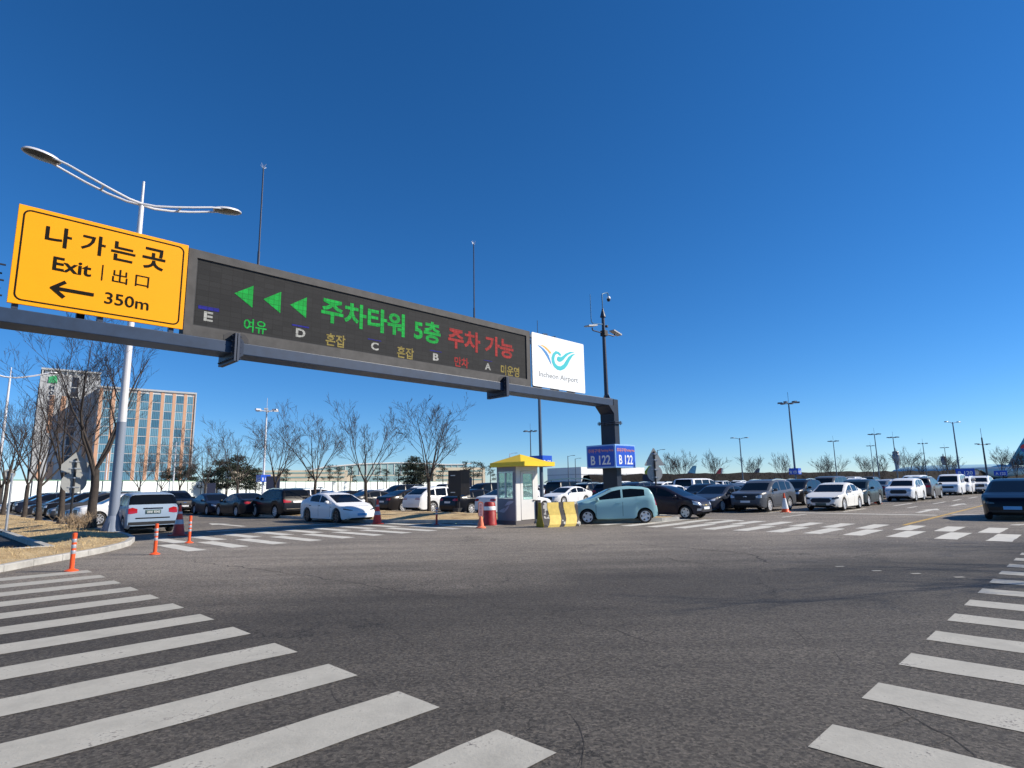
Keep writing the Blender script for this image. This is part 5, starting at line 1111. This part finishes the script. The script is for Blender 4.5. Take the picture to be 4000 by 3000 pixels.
# road signs seen from behind
def back_sign(loc, rz, tri, label, hh):
    t = thing('road_sign', loc, rz, label, 'road sign'); mb = MB(); mb.tube([(0, 0, 0), (0, 0, hh-.12)], .045, 10); mb.build('post', M_black if tri != 'round' else M_galv, t)
    sm_ = mat('sign_back', (.36, .37, .36), .55, .0, var=.08, vscale=4)
    if tri == 'pent': P = [(-.5, hh-.72), (.5, hh-.72), (.5, hh-.38), (0, hh+.18), (-.5, hh-.38)]
    elif tri == 'tri': P = rrect(0, 0, 0, 0, 0) and [(-.52, hh-.85), (.52, hh-.85), (.54, hh-.80), (.03, hh+.05), (-.03, hh+.05), (-.54, hh-.80)]
    if tri != 'round': mb = MB(); panel(mb, P, .05, .062); mb.build('upper_plate', sm_, t)
    cz = hh-1.15 if tri == 'pent' else hh-1.24 if tri == 'tri' else hh-.3
    r_ = .46 if tri == 'pent' else .42 if tri == 'tri' else .36
    mb = MB(); panel(mb, [(r_*cos(a*pi/16), cz+r_*sin(a*pi/16)) for a in range(32)], .05, .062); mb.build('round_plate', sm_, t)
    mb = MB()
    for z in ((hh-.55, hh-.25) if tri != 'round' else ())+(cz-.2, cz+.2): mb.box((0, .04, z), (.42, .03, .035)); mb.tube([(0, 0, z-.03), (0, 0, z+.03)], .06, 10)
    mb.build('bracket', M_galv, t)
# E2 is the far side: rotate so that local -y looks back at the camera
back_sign(S(5.3, 31.9, .3), GA-radians(5), 'pent', 'grey back of a house-shaped sign above a round sign by the nearest verge tree', 2.95)
back_sign(S(27.3, 16.6, .25), radians(12), 'tri', 'grey triangular sign back above a round one beyond the mint hatchback', 3.1)
back_sign(S(5.5, 56.6, .2), GA-radians(8), 'round', 'small grey round sign back among the far-left verge trees', 3.2)
t = thing('sign_post', S(3.2, 31.8, .15), GA, 'thin bare grey post at the path edge, far left', 'post'); mb = MB(); mb.tube([(0, 0, 0), (0, 0, 2.3)], [.045, .04], 10); mb.lathe([(.06, 2.28), (.06, 2.33), (0, 2.35)], 10); mb.build('post', M_galv, t); mb = MB(); mb.box((0, 0, .03), (.3, .3, .06)); mb.build('base', M_trim, t)
# ------------------------------------------------------------------ trees
def bare_tree(seed, H_, h0, spread, r0, lv=5, rmin=.006, nl=5, kid=(5, 5, 4, 3)):
    """leafless vase-shaped tree: tapered trunk, forking limbs, fine twigs"""
    g_ = random.Random(seed); tr, cr = MB(), MB()
    lean = Vector((g_.uniform(-.05, .05), g_.uniform(-.05, .05), 0))
    P = [Vector((0, 0, -.1)), Vector((0, 0, .05)), lean*h0*.4+Vector((0, 0, h0*.35)), lean*h0*.8+Vector((g_.uniform(-.04, .04), 0, h0*.7)), lean*h0+Vector((0, 0, h0))]
    tr.tube(P, [r0*1.5, r0*1.25, r0*1.02, r0*.95, r0*.92], 12)
    def grow(p, d, L, r, lvl):
        n = 5 if lvl == 0 else 4 if lvl == 1 else 3 if lvl < 4 else 2
        pts = [p]; dd = d.copy(); rad = [r]
        for i in range(n):
            bend = .16 if lvl < 2 else .24
            dd = (dd+Vector((g_.uniform(-bend, bend), g_.uniform(-bend, bend), g_.uniform(-.02, .16)))).normalized()
            pts.append(pts[-1]+dd*L/n); rad.append(max(rmin*.7, r*(1-.72*(i+1)/n)))
        (tr if lvl == 0 else cr).tube(pts, rad, 9 if lvl == 0 else 6 if lvl == 1 else 4 if lvl == 2 else 3, 0, lvl == 0)
        if lvl+1 >= lv: return
        k = kid[min(lvl, len(kid)-1)]
        for j in range(k):
            f = (.28+.72*(j+g_.random()*.7)/k) if lvl else (.22+.78*(j+g_.random()*.6)/k)
            f = min(f, .97); i = min(n-1, int(f*n)); q = pts[i].lerp(pts[i+1], f*n-i); dq = (pts[i+1]-pts[i]).normalized()
            side = dq.cross(Vector((g_.uniform(-1, 1), g_.uniform(-1, 1), g_.uniform(-1, 1)))).normalized()
            a = radians(g_.uniform(24, 48)); nd = (dq*cos(a)+side*sin(a)+Vector((0, 0, .14))).normalized()
            rr = max(rmin, .88*(rad[i]+(rad[i+1]-rad[i])*(f*n-i))*g_.uniform(.55, .75))
            grow(q, nd, L*g_.uniform(.42, .62)*(1.15-.35*f), rr, lvl+1)
    top = P[-1]; a0 = g_.random()*6.28
    for j in range(nl):
        a = a0+2*pi*j/nl+g_.uniform(-.35, .35); inc = radians(g_.uniform(.55, 1)*spread) if j else radians(spread*.25)
        d = Vector((cos(a)*sin(inc), sin(a)*sin(inc), cos(inc))); s_ = top-Vector((0, 0, g_.uniform(0, .25)*h0))
        grow(s_, d, (H_-h0)*g_.uniform(.72, .92)/max(.72, cos(inc)), r0*g_.uniform(.34, .5), 0)
    tr.sm = [True]*len(tr.sm)
    return tr.mesh('trunk', M_bark), cr.mesh('crown', M_twig)
def put_tree(T_, p, rz, sc, label, group, nm='bare_tree'):
    t = thing(nm, p, rz, label, 'tree', group); t.scale = (sc,)*3
    link('trunk', T_[0], t); link('crown', T_[1], t); return t
TN = bare_tree(17, 8.0, 2.4, 42, .17, 5, .0065, 5, (5, 5, 4, 3))
TV = [bare_tree(s, 7.0, 2.0, 46, .125, 5, .007, 5, (5, 4, 3, 2)) for s in (3, 8, 15)]
TM = [bare_tree(s, 6.1, 2.1, 42, .105, 5, .008, 5, (5, 4, 4, 2)) for s in (21, 25, 33)]
TF = [bare_tree(s, 8.0, 1.0, 32, .14, 4, .025, 6, (5, 5, 3)) for s in (41, 47, 53, 59)]
V1 = 'bare trees along the left verge'
put_tree(TN, S(6.0, 31.6, .25), 1.0, 1.0, 'large bare tree with dark trunk beside the tall lamp post, nearest verge tree', V1)
for i, (s, t, sc, l) in enumerate([(5.74, 36.8, 1.0, 'bare tree with a pale trunk, second of the verge row behind the house-shaped sign'), (5.6, 42.4, 1.02, 'bare tree with a pale trunk, third in the verge row before dark cars'), (5.8, 49.5, .95, 'slim bare tree with a pale trunk, fourth in the verge row'), (5.3, 55.5, 1.0, 'bare tree with a pale trunk by the round sign at the far left'), (5.7, 64., 1.05, 'bare tree at the very end of the verge row, far left')]): put_tree(TV[i % 3], S(s, t, .3), i*1.3+.4, sc, l, V1)
V2 = 'bare trees on the car park island'
for i, (s, t, sc, l) in enumerate([(21.3, 27.7, .94, 'bare island tree standing between the white 4x4 and the black saloon with red tail lamps'), (20.0, 32.2, .92, 'bare island tree left of the tall cone, second from the booth'), (20.0, 38.7, .94, 'bare island tree behind the roof of the white electric saloon'), (20.0, 44.9, .98, 'bare island tree just right of the lamp mast with blue sign'), (20.0, 52.0, 1.0, 'bare island tree above the black saloons left of the black 4x4'), (20., 59.8, .95, 'bare tree in the island row before the dark pines'), (20., 67., .95, 'bare tree in the island row before the right end of the hotel'), (20.3, 74., .9, 'bare tree in the island row before the orange hotel columns'), (20., 82., .9, 'small bare tree in the island row near the middle of the hotel')]):
    put_tree(TM[i % 3], S(s, t, .2), i*2.1, sc, l, V2)
V3 = 'bare trees beyond the car park'
RT_ = random.Random(5)
for i, (u, y) in enumerate([(2600, 190), (2640, 185), (2755, 195), (2905, 190), (3020, 200), (3170, 190), (3205, 185), (3335, 205), (3390, 200), (3490, 190), (3540, 195), (3630, 190), (3665, 200), (3850, 195), (3900, 200), (3935, 190)]):
    x = (u-2000)/FPX*y*1.02
    put_tree(TF[i*3 % 4], (x, y, 0), RT_.uniform(0, 6), RT_.uniform(.85, 1.15), 'brown leafless shrub-like tree %s' % ('rising before the dark bank above the parked cars on the right' if u > 3000 else 'before the aircraft tails'), 'brown bare trees before the dark bank' if u > 3000 else 'bare trees before the aircraft tails')
# trees off to the right whose shadows fall across the junction
put_tree(TV[0], (17.6, 9.9, 0), .3, 1.05, 'bare roadside tree to the right of the junction', 'bare trees to the right of the junction')
put_tree(TV[1], (22.5, 12.6, 0), 2.3, 1.1, 'bare roadside tree further right of the junction', 'bare trees to the right of the junction')
# dry shrub at the foot of the near tree
mb = MB(); rg = random.Random(4)
for _ in range(150):
    p = Vector((rg.gauss(0, .55), rg.gauss(0, .25), 0)); d = Vector((rg.uniform(-.7, .7), rg.uniform(-.7, .7), 1)).normalized(); h_ = rg.uniform(.25, .75); q = p+d*h_*.6
    mb.tube([p, q, q+(d+Vector((rg.uniform(-.6, .6), rg.uniform(-.6, .6), 0))).normalized()*h_*.4], [.008, .006, .003], 3, 0, False)
    for k in range(3): mb.tube([q, q+Vector((rg.uniform(-.25, .25), rg.uniform(-.25, .25), rg.uniform(.02, .25)))], [.005, .003], 3, 0, False)
o = mb.build('dry_shrub', mat('dry_twigs', (.30, .22, .14), .9)); o.location = S(5.2, 29.2, .3); o.rotation_euler = (0, 0, GA+1.2); tag(o, 'tangled dry shrub at the foot of the nearest verge tree', 'shrub')

def pine(seed, H_, w, dense):
    g_ = random.Random(seed); tr, cr = MB(), MB(); tr.tube([(0, 0, 0), (g_.uniform(-.2, .2), 0, H_*.5), (g_.uniform(-.3, .3), g_.uniform(-.3, .3), H_*.95)], [.16, .1, .03], 7)
    for k in range(int(13*dense)):
        z = H_*g_.uniform(.28 if dense > 1 else .42, 1.0); rr = w*(1.15-z/H_)*g_.uniform(.4, 1.1)+.15; a = g_.random()*6.28
        c = Vector((cos(a)*rr, sin(a)*rr, z)); tr.tube([(0, 0, z-.4), c], [.04, .02], 4, 0, False); sx = g_.uniform(.45, .95)*w*.45+.25
        for _ in range(int(60*min(1.6, dense))):
            o = Vector((g_.gauss(0, .5)*sx, g_.gauss(0, .5)*sx, g_.gauss(0, .22)*sx+.05)); n = Vector((g_.uniform(-1, 1), g_.uniform(-1, 1), g_.uniform(-.2, 1))).normalized(); u_ = n.orthogonal().normalized(); v_ = n.cross(u_); s_ = g_.uniform(.10, .26)
            p = c+o; cr.add([p-u_*s_*.3, p+u_*s_*.3, p+u_*s_*.1+v_*s_*1.5, p-u_*s_*.2+v_*s_*1.3], [(0, 1, 2, 3)])
    return tr.mesh('trunk', M_bark), cr.mesh('crown', M_pine)
PD = [pine(s, 7.0, 2.3, 2.0) for s in (1, 2)]; PT = [pine(s, 7.0, 1.8, .8) for s in (5, 6, 7)]
rp = random.Random(3)
for i, (u, y, sc) in enumerate([(690, 118, .85), (735, 122, .9), (780, 118, .95), (880, 122, 1.05), (915, 118, 1.1), (955, 120, 1.15), (990, 124, 1.0), (1025, 120, .8), (845, 126, .9)]):
    put_tree(PD[i % 2], ((u-2000)/FPX*y*1.02, y, 0), rp.uniform(0, 6), sc, 'dense dark evergreen in the clump right of the hotel, beyond the white fence', 'dense evergreens beyond the white fence', 'pine_tree')
for i, (u, y, sc) in enumerate([(1105, 170, 1.05), (1130, 172, 1.1), (1215, 168, 1.1), (1295, 170, 1.15), (1330, 166, 1.1), (1375, 172, 1.1), (1480, 170, 1.0), (1515, 172, 1.0), (1560, 168, 1.1), (1680, 168, 1.2), (1730, 174, 1.15), (1815, 170, 1.2), (1845, 176, 1.2), (1880, 172, 1.2), (1910, 176, 1.05)]):
    put_tree(PT[i % 3], ((u-2000)/FPX*y*1.01, y, 0), rp.uniform(0, 6), sc, 'thin ragged pine in the line before the beige terminal wing' if u < 1550 else 'thin ragged pine between the booth and the beige terminal wing', 'thin pines before the terminal' if u < 1550 else 'thin pines left of the booth', 'pine_tree')
for i, (u, y, sc) in enumerate([(1595, 150, 1.15), (1620, 152, 1.25), (1645, 150, 1.15)]):
    put_tree(PD[i % 2], ((u-2000)/FPX*y*1.01, y, 0), rp.uniform(0, 6), sc, 'bushy dark pine of the cluster behind the white 4x4 with double tail lamps', 'bushy pines behind the white 4x4', 'pine_tree')

# ------------------------------------------------------------------ fence, bank and buildings
fe = thing('panel_fence', (0, 0, 0), 0, 'long white panel fence with dark posts behind the parked cars on the left', 'fence')
M_fence = mat('fence_white', (.74, .79, .75), .5, var=.05, vscale=.3); FP = [Vector((-78, 66, 0)), Vector((-66.8, 79, 0)), Vector((-60, 131, 0)), Vector((-27, 245, 0))]
mb = MB()
for a, b in zip(FP, FP[1:]):
    L_ = (b-a).length; n = int(L_/4.0); d = (b-a)/n; an = atan2(d.y, d.x)
    for i in range(n): c = a+d*(i+.5); mb.box((c.x, c.y, 1.85), (d.length-.25, .08, 3.2), an)
    for i in range(n):
        p = a+d*i; q = MB(); q.box((p.x-.1, p.y, 1.8), (.22, .22, 3.65), an); q.build('post', M_poledark if i % 3 else M_trim, fe)
mb.build('panel', M_fence, fe)
mb = MB()
for a, b in zip(FP, FP[1:]): c = (a+b)/2; d = b-a; mb.box((c.x, c.y, 3.5), (d.length, .12, .14), atan2(d.y, d.x))
mb.build('top_rail', mat('rail_green', (.12, .24, .16), .5), fe)
# dark bank on the right
mb = MB(); rb_ = random.Random(9); n = 90; vs = []
A_, B_ = Vector((26, 212, 0)), Vector((330, 345, 0))
for i in range(n+1):
    p = A_.lerp(B_, i/n); h_ = 4.7+rb_.uniform(-.25, .3); nn = Vector((.4, -.9, 0)); vs += [p+nn*3, p+nn*2.2+Vector((0, 0, h_*.55)), p+nn*.8+Vector((0, 0, h_)), p-nn*3+Vector((0, 0, h_-.2)), p-nn*6]
mb.add(vs, [(5*i+k, 5*(i+1)+k, 5*(i+1)+k+1, 5*i+k+1) for i in range(n) for k in range(4)], 0, True)
struct('bank', mb, mat('dark_bank', (.007, .0055, .005), .98, var=.5, vscale=.35, bump=1., bscale=1.5))
mb = MB()
for _ in range(2600):
    k = rb_.random(); p = A_.lerp(B_, k); nn = Vector((.4, -.9, 0)); b0 = p+nn*rb_.uniform(.4, 3)+Vector((0, 0, rb_.uniform(0, 3.8))); d = Vector((rb_.uniform(-.7, .7), rb_.uniform(-.3, .3), rb_.uniform(.5, 1.2))); mb.tube([b0, b0+d*rb_.uniform(.6, 1.5)], [.05, .02], 3, 0, False)
tag(mb.build('undergrowth', mat('brown_twigs', (.022, .015, .012), .9)), kind='stuff')
# hotel: two joined blocks
ht = thing('hotel', (-156.8, 195, 0), radians(39), 'tall pale hotel with orange stripes and blue glass bays, HOTEL lettered down its corner', 'building')
M_hw = mat('hotel_panel', (.46, .47, .47), .6, var=.05, vscale=.2); M_ho = mat('hotel_orange', (.60, .34, .21), .6, var=.08, vscale=.3); M_hg = mat('hotel_glass', (.14, .33, .45), .2, .05, spec=.4, var=.3, vscale=.25); 
_t = M_hg.node_tree; _b = _t.nodes['Principled BSDF']; _oi = _n(_t, 'ShaderNodeObjectInfo'); _cr2 = _n(_t, 'ShaderNodeValToRGB'); _t.links.new(_oi.outputs['Random'], _cr2.inputs[0]); _e = _cr2.color_ramp.elements; _e[0].color = (.07, .19, .28, 1); _e[1].color = (.22, .42, .52, 1); _t.links.new(_cr2.outputs[0], _b.inputs['Base Color'])
M_hd = mat('hotel_dark', (.035, .045, .065), .3, .2); M_hl = mat('hotel_line', (.62, .62, .60), .5)
mb = MB(); mb.bx(0, 16.6, .0, 70, 0, 41.2); mb.bx(.0, 16.6, 0, 70, 42.6, 43.2); mb.build('left_block', M_hw, ht)
mb = MB()
for i in range(8): mb.bx(.3+i*2.25, .6+i*2.25, .2, .5, 41.2, 42.6)
mb.bx(1, 15.6, 1, 69, 41.2, 42.5); mb.build('roof_screen', M_hl, ht)
jm = MB()
for i in range(1, 11): jm.bx(i*1.5-.03, i*1.5+.03, -.04, .02, 4, 41)
jm.build('panel_joints', mat('joint_grey', (.25, .25, .26), .7), ht)
for x0, x1, z0, z1 in ((3.1, 4.3, 21.5, 34), (6.2, 7.5, 21.5, 34), (4.4, 5.9, .5, 12), (1.8, 2.6, 6, 12), (13.2, 14.4, 12.5, 20), (15.2, 16.0, 12.5, 20)): mb = MB(); mb.bx(x0, x1, -.12, .02, z0, z1); mb.build('orange_panel', M_ho, ht)
for x0, x1, z0, z1 in ((8.6, 10.4, 4, 40.6),): 
    mb = MB(); mb.bx(x0, x1, -.1, .02, z0, z1); gg = mb.build('stair_window', M_hd, ht); mb = MB()
    for i in range(11): mb.bx(x0, x1, -.16, -.1, z0+i*3.3, z0+i*3.3+.25)
    mb.build('transom', M_hl, gg)
sw_ = None
for i in range(20):
    if sw_ is None:
        mb = MB(); mb.bx(-.1, .02, 0, 1.7, 4, 40.2)
        for k in range(11): mb.bx(-.18, -.1, 0, 1.7, 4.4+k*3.3, 5.2+k*3.3, 1)
        sw_ = mb.build('window_strip', [M_hd, mat('side_grey', (.32, .35, .40), .6)], ht); o = sw_
    else: o = sw_.copy(); COL.objects.link(o)
    o.location = (0, 2.0+i*3.4, 0)
em = MB(); em.add([(2.2, -.2, 38.2), (4.6, -.2, 38.2), (4.3, -.2, 40.9), (2.2, -.2, 40.2), (2.2, .01, 38.2), (4.6, .01, 38.2), (4.3, .01, 40.9), (2.2, .01, 40.2)], [(0, 1, 2, 3), (4, 7, 6, 5), (0, 4, 5, 1), (1, 5, 6, 2), (2, 6, 7, 3), (3, 7, 4, 0)]); em.build('emblem', mat('hotel_green', (.05, .42, .16), .5), ht)
mb = MB()
for k, ch in enumerate('HOTEL'): merge(mb, text_mb(ch, 2.75, 4.0, 36.0-k*1.75, 37.3-k*1.75, -.08, .03, .1))
mb.build('lettering', M_hd, ht)
bx0, bx1, by = 15.9, 44.8, -10.1
mb = MB(); mb.bx(bx0, bx1, by+.4, by+14, 5.5, 36.6); mb.build('right_block', M_hl, ht)
mb = MB(); mb.bx(bx0-.3, bx1+.4, by-.1, by+14.2, 36.4, 37); mb.bx(bx1, bx1+.4, by-.1, by+14.2, 5.5, 36.4); mb.bx(bx0-2, bx1+1, by-2.5, by+14, 4.6, 5.5); mb.build('canopy', M_hw, ht)
for i in range(7): mb = MB(); mb.bx(bx0+1+i*4.5, bx0+1.9+i*4.5, by-.5, by+.4, 0, 4.6); mb.build('pillar', M_hw, ht)
mb = MB(); mb.bx(bx0+.5, bx1-.5, by+3, by+3.5, 0, 4.6); mb.build('ground_floor_glass', M_hd, ht)
nb, nf = 8, 10; bw = (bx1-bx0)/nb; w0 = None
for i in range(nb+1): mb = MB(); x = bx0+i*bw; mb.bx(x-.62 if i == nb else x, x if i == nb else x+1.0, by+.2, by+.42, 5.5, 36.2); mb.build('orange_column', M_ho, ht)
for i in range(nb):
    for k in range(nf):
        if w0 is None:
            mb = MB(); mb.bx(0, bw-1.05, .0, .1, 0, 2.7); [mb.bx(q*(bw-1.05)/5-.035, q*(bw-1.05)/5+.035, -.04, 0, 0, 2.7, 1) for q in range(1, 5)]; w0 = mb.build('window', [M_hg, M_hd], ht); o = w0
            mb = MB()
            for q in (0,): mb.bx(-.02, .14, -.08, 0, 0, 2.7)
            mb.bx(0, bw-1.05, -.06, 0, 2.7, 2.88); fr0 = mb.build('window_frame', M_hl, w0)
        else:
            o = w0.copy(); COL.objects.link(o); f_ = fr0.copy(); COL.objects.link(f_); f_.parent = o
        o.location = (bx0+1.02+i*bw, by+.25, 5.7+k*3.0)
# terminal with glass roof, beige wing, hangar, canopy
tm = thing('terminal_building', (-88, 425, 0), radians(32), 'long terminal with a low curved pale green glass roof behind the fence', 'building')
M_tg = mat('terminal_glass', (.30, .44, .44), .3, .1, var=.12, vscale=.05); M_be = mat('beige_wall', (.58, .50, .37), .7, var=.06, vscale=.1); M_bandg = mat('window_band', (.22, .34, .32), .3)
arc = [(-62, 8), (-58, 12.5), (-45, 15.6), (-20, 17.7), (5, 18.6), (25, 18.2), (45, 17.4), (60, 17.6), (66, 18.4)]
mb = MB(); n_ = len(arc); mb.add([(x, 0, z) for x, z in arc]+[(x, 40, z) for x, z in arc]+[(x, 0, 0) for x, z in arc], [(i, i+1, n_+i+1, n_+i) for i in range(n_-1)]+[(2*n_+i, 2*n_+i+1, i+1, i) for i in range(n_-2)]); mb.build('roof', M_tg, tm)
mb = MB(); mb.tube([(x, -.5, z+.1) for x, z in arc], .45, 5); mb.build('roof_edge', M_hl, tm)
mb = MB()
for i in range(24): x = -56+i*5; mb.bx(x-.2, x+.2, -.4, 0, 0, lin(arc, x)-.4)
mb.build('mullion', M_hl, tm)
bw_ = thing('terminal_wing', (-88, 385, 0), radians(32), 'low beige terminal wing with green window bands in front of the glass roof', 'building')
mb = MB(); mb.bx(-84, -18, 0, 30, 0, 12.6); mb.bx(-18, 40, 2, 30, 0, 9.6); mb.bx(40, 80, 0, 30, 0, 14.2); mb.build('wall', M_be, bw_)
for x0, x1, zz in ((-76, -20, (5.2, 8.0, 10.6)), (42, 78, (5.5, 8.4, 11.4))):
    for z in zz: mb = MB(); mb.bx(x0, x1, -.15, .02, z, z+.85); mb.build('window_band', M_bandg, bw_)
mb = MB(); mb.bx(-14, 30, 1.7, 2.05, 5.2, 9); mb.build('window_band', M_tg, bw_); mb = MB(); mb.bx(29, 33, 1.5, 3, 4, 8.8); mb.bx(35, 38, 1.5, 3, 4, 8.8); mb.build('dark_bay', M_hd, bw_)
hg = thing('hangar', (36.9, 330, 0), radians(42), 'large white hangar with a shaded left wall, behind the booth and gantry column', 'building')
M_hw2 = mat('hangar_white', (.74, .74, .72), .6, var=.04, vscale=.1)
mb = MB(); mb.bx(0, .4, .4, 26, 0, 10.7); mb.build('left_wall', M_hw2, hg); mb = MB(); mb.bx(0, 58, 0, .4, 0, 10.7); mb.build('right_wall', M_hw2, hg); mb = MB(); mb.bx(.4, 58, .4, 26, 10.2, 10.6); mb.build('roof', M_hw2, hg)
mb = MB(); mb.bx(0, 58, -.15, 0, 6.6, 6.9); mb.bx(-.15, 0, 0, 26, 6.6, 6.9); mb.build('eaves_strip', mat('hangar_line', (.35, .37, .4), .6), hg)
mb = MB(); mb.bx(12, 24, -.3, 0, 0, 5); mb.build('door', mat('hangar_door', (.25, .27, .32), .5), hg)
cp = thing('bus_shelter', (9.8, 110, 0), -.1, 'mint green shelter roof among the cars right of the booth', 'shelter')
mb = MB(); P = [(-4.2, 2.0), (-3.4, 2.45), (0, 2.68), (3.2, 2.6), (4.2, 2.3), (4.2, 2.2), (3.2, 2.45), (0, 2.52), (-3.4, 2.3), (-4.2, 1.9)]; panel(mb, P[::-1], -2, 2); mb.build('roof', mat('mint_roof', (.42, .58, .48), .5), cp)
for x in (-3, 3): mb = MB(); mb.tube([(x, 0, 0), (x, 0, 2.4)], .08, 8); mb.build('post', M_poledark, cp)
# control towers
def tower(x, y, h_, lab):
    t = thing('control_tower', (x, y, 0), 0, lab, 'tower', 'control towers'); k = h_/42; mb = MB(); m_ = mat('tower_hazy', (.30, .36, .44), .6)  # bluish shaft colour with the haze of distance put into it
    mb.lathe([(3.2*k, 0), (2.8*k, h_*.45), (3.6*k, h_*.62), (5.0*k, h_*.8)], 12, 0, True); mb.build('shaft', m_, t); mb = MB(); mb.lathe([(5.0*k, h_*.8), (5.2*k, h_*.86), (4.2*k, h_*.9), (4.6*k, h_*.96), (3.4*k, h_), (0, h_)], 12, 0, True); mb.build('cab', mat('tower_cab', (.16, .20, .26), .4), t); mb = MB(); mb.tube([(0, 0, h_), (0, 0, h_*1.12)], .5*k, 5); mb.build('aerial', m_, t)
tower(572, 900, 41, 'nearer and taller-looking grey control tower with flared cab on the right horizon'); tower(928, 1300, 46, 'smaller far control tower with flared cab near the right edge')
# parked airliners: tails show above the bank
def airliner(x, y, sc, rz, c1, c2, lab, emblem=None, cz=3.6, fm=None):
    t = thing('airliner', (x, y, 0), rz, lab, 'aeroplane', 'parked airliners'); t.scale = (sc,)*3
    mb = MB(); X = Matrix.Rotation(pi/2, 4, 'Y'); mb.lathe([(0, -1.5), (.5, -1), (1.2, 3), (1.95, 9), (2, 14), (2, 30), (1.6, 34), (.9, 36.5), (0, 37.5)], 16, 0, True, Matrix.Translation((0, 0, cz)) @ X); f = mb.build('fuselage', fm or M_white, t)
    mb = MB()
    P = [(6.9, cz+1.6), (1.6, 11.9), (-.9, 11.9), (.6, cz+1.4)]                                    # fin: leading edge towards the nose (+x)
    panel(mb, P, -.16, .16); fin = mb.build('tail_fin', mat('fin_'+c1[0], c1[1], .45), t)
    if c2: mb = MB(); panel(mb, [(-.9, 11.9), (.1, 11.9), (1.6, 5.1), (.6, 5.0)] if c2[0] != 'low' else [(6.9, 5.2), (4.4, 7.8), (.05, 6.6), (.6, 5.0)], -.19, .19); mb.build('fin_stripe', mat('fin2_'+c1[0], c2[1], .45), fin)
    if emblem:
        for col, a0, nm in (((.50, .03, .04), 0, 'r'), ((.03, .08, .30), 180, 'b')):
            mb = MB(); panel(mb, [(2.0+1.25*cos(radians(a0+k*15)), 8.6+1.25*sin(radians(a0+k*15))) for k in range(13)], -.21, .21); mb.build('emblem', mat('roundel_'+nm, col, .5), fin)
    for s in (-1, 1):
        mb = MB(); mb.prism([(4.2, s*.6), (1.0, s*6.2), (-.4, s*6.2), (.3, s*.5)][::s], 4.6, 4.8); mb.build('stabiliser', M_white, t)
        mb = MB(); mb.prism([(22.5, s*1.5), (13.5, s*17), (12, s*17), (15.5, s*1.5)][::s], 3.0, 3.35); w_ = mb.build('wing', M_white, t)
        mb = MB(); mb.tube([(17.5, s*5.6, 2.0), (20.8, s*5.6, 2.0)], [.75, 1.0], 12); mb.build('engine', M_white, w_)
    for px_, py_ in ((31, 0), (17, 2.2), (17, -2.2)): mb = MB(); mb.tube([(px_, py_, 0), (px_, py_, 2.5)], .3, 6); mb.build('landing_gear', M_trim, t)
airliner(86.8, 380, 1.0, radians(170), ('green', (.27, .36, .04)), None, 'airliner with a yellow-green tail fin')
airliner(126.5, 420, 1.05, radians(168), ('sky', (.16, .40, .52)), ('low', (.06, .10, .22)), 'airliner with a light blue tail fin')
airliner(155.3, 450, .95, radians(172), ('red', (.42, .05, .05)), ('edge', (.65, .60, .58)), 'airliner with a red and white tail fin')
airliner(191, 470, .92, radians(165), ('slate', (.10, .14, .20)), None, 'airliner with a slate grey tail fin')
airliner(259.5, 300, 1.75, radians(168), ('azure', (.05, .30, .44)), None, 'large airliner with azure tail fin and red-blue roundel cut by the right edge', True, 2.35, mat('fuselage_blue', (.36, .58, .68), .4))
airliner(51.0, 420, .62, radians(160), ('orange', (.25, .13, .10)), ('edge', (.5, .2, .05)), 'small airliner tail in dark red and orange before the white hangar')
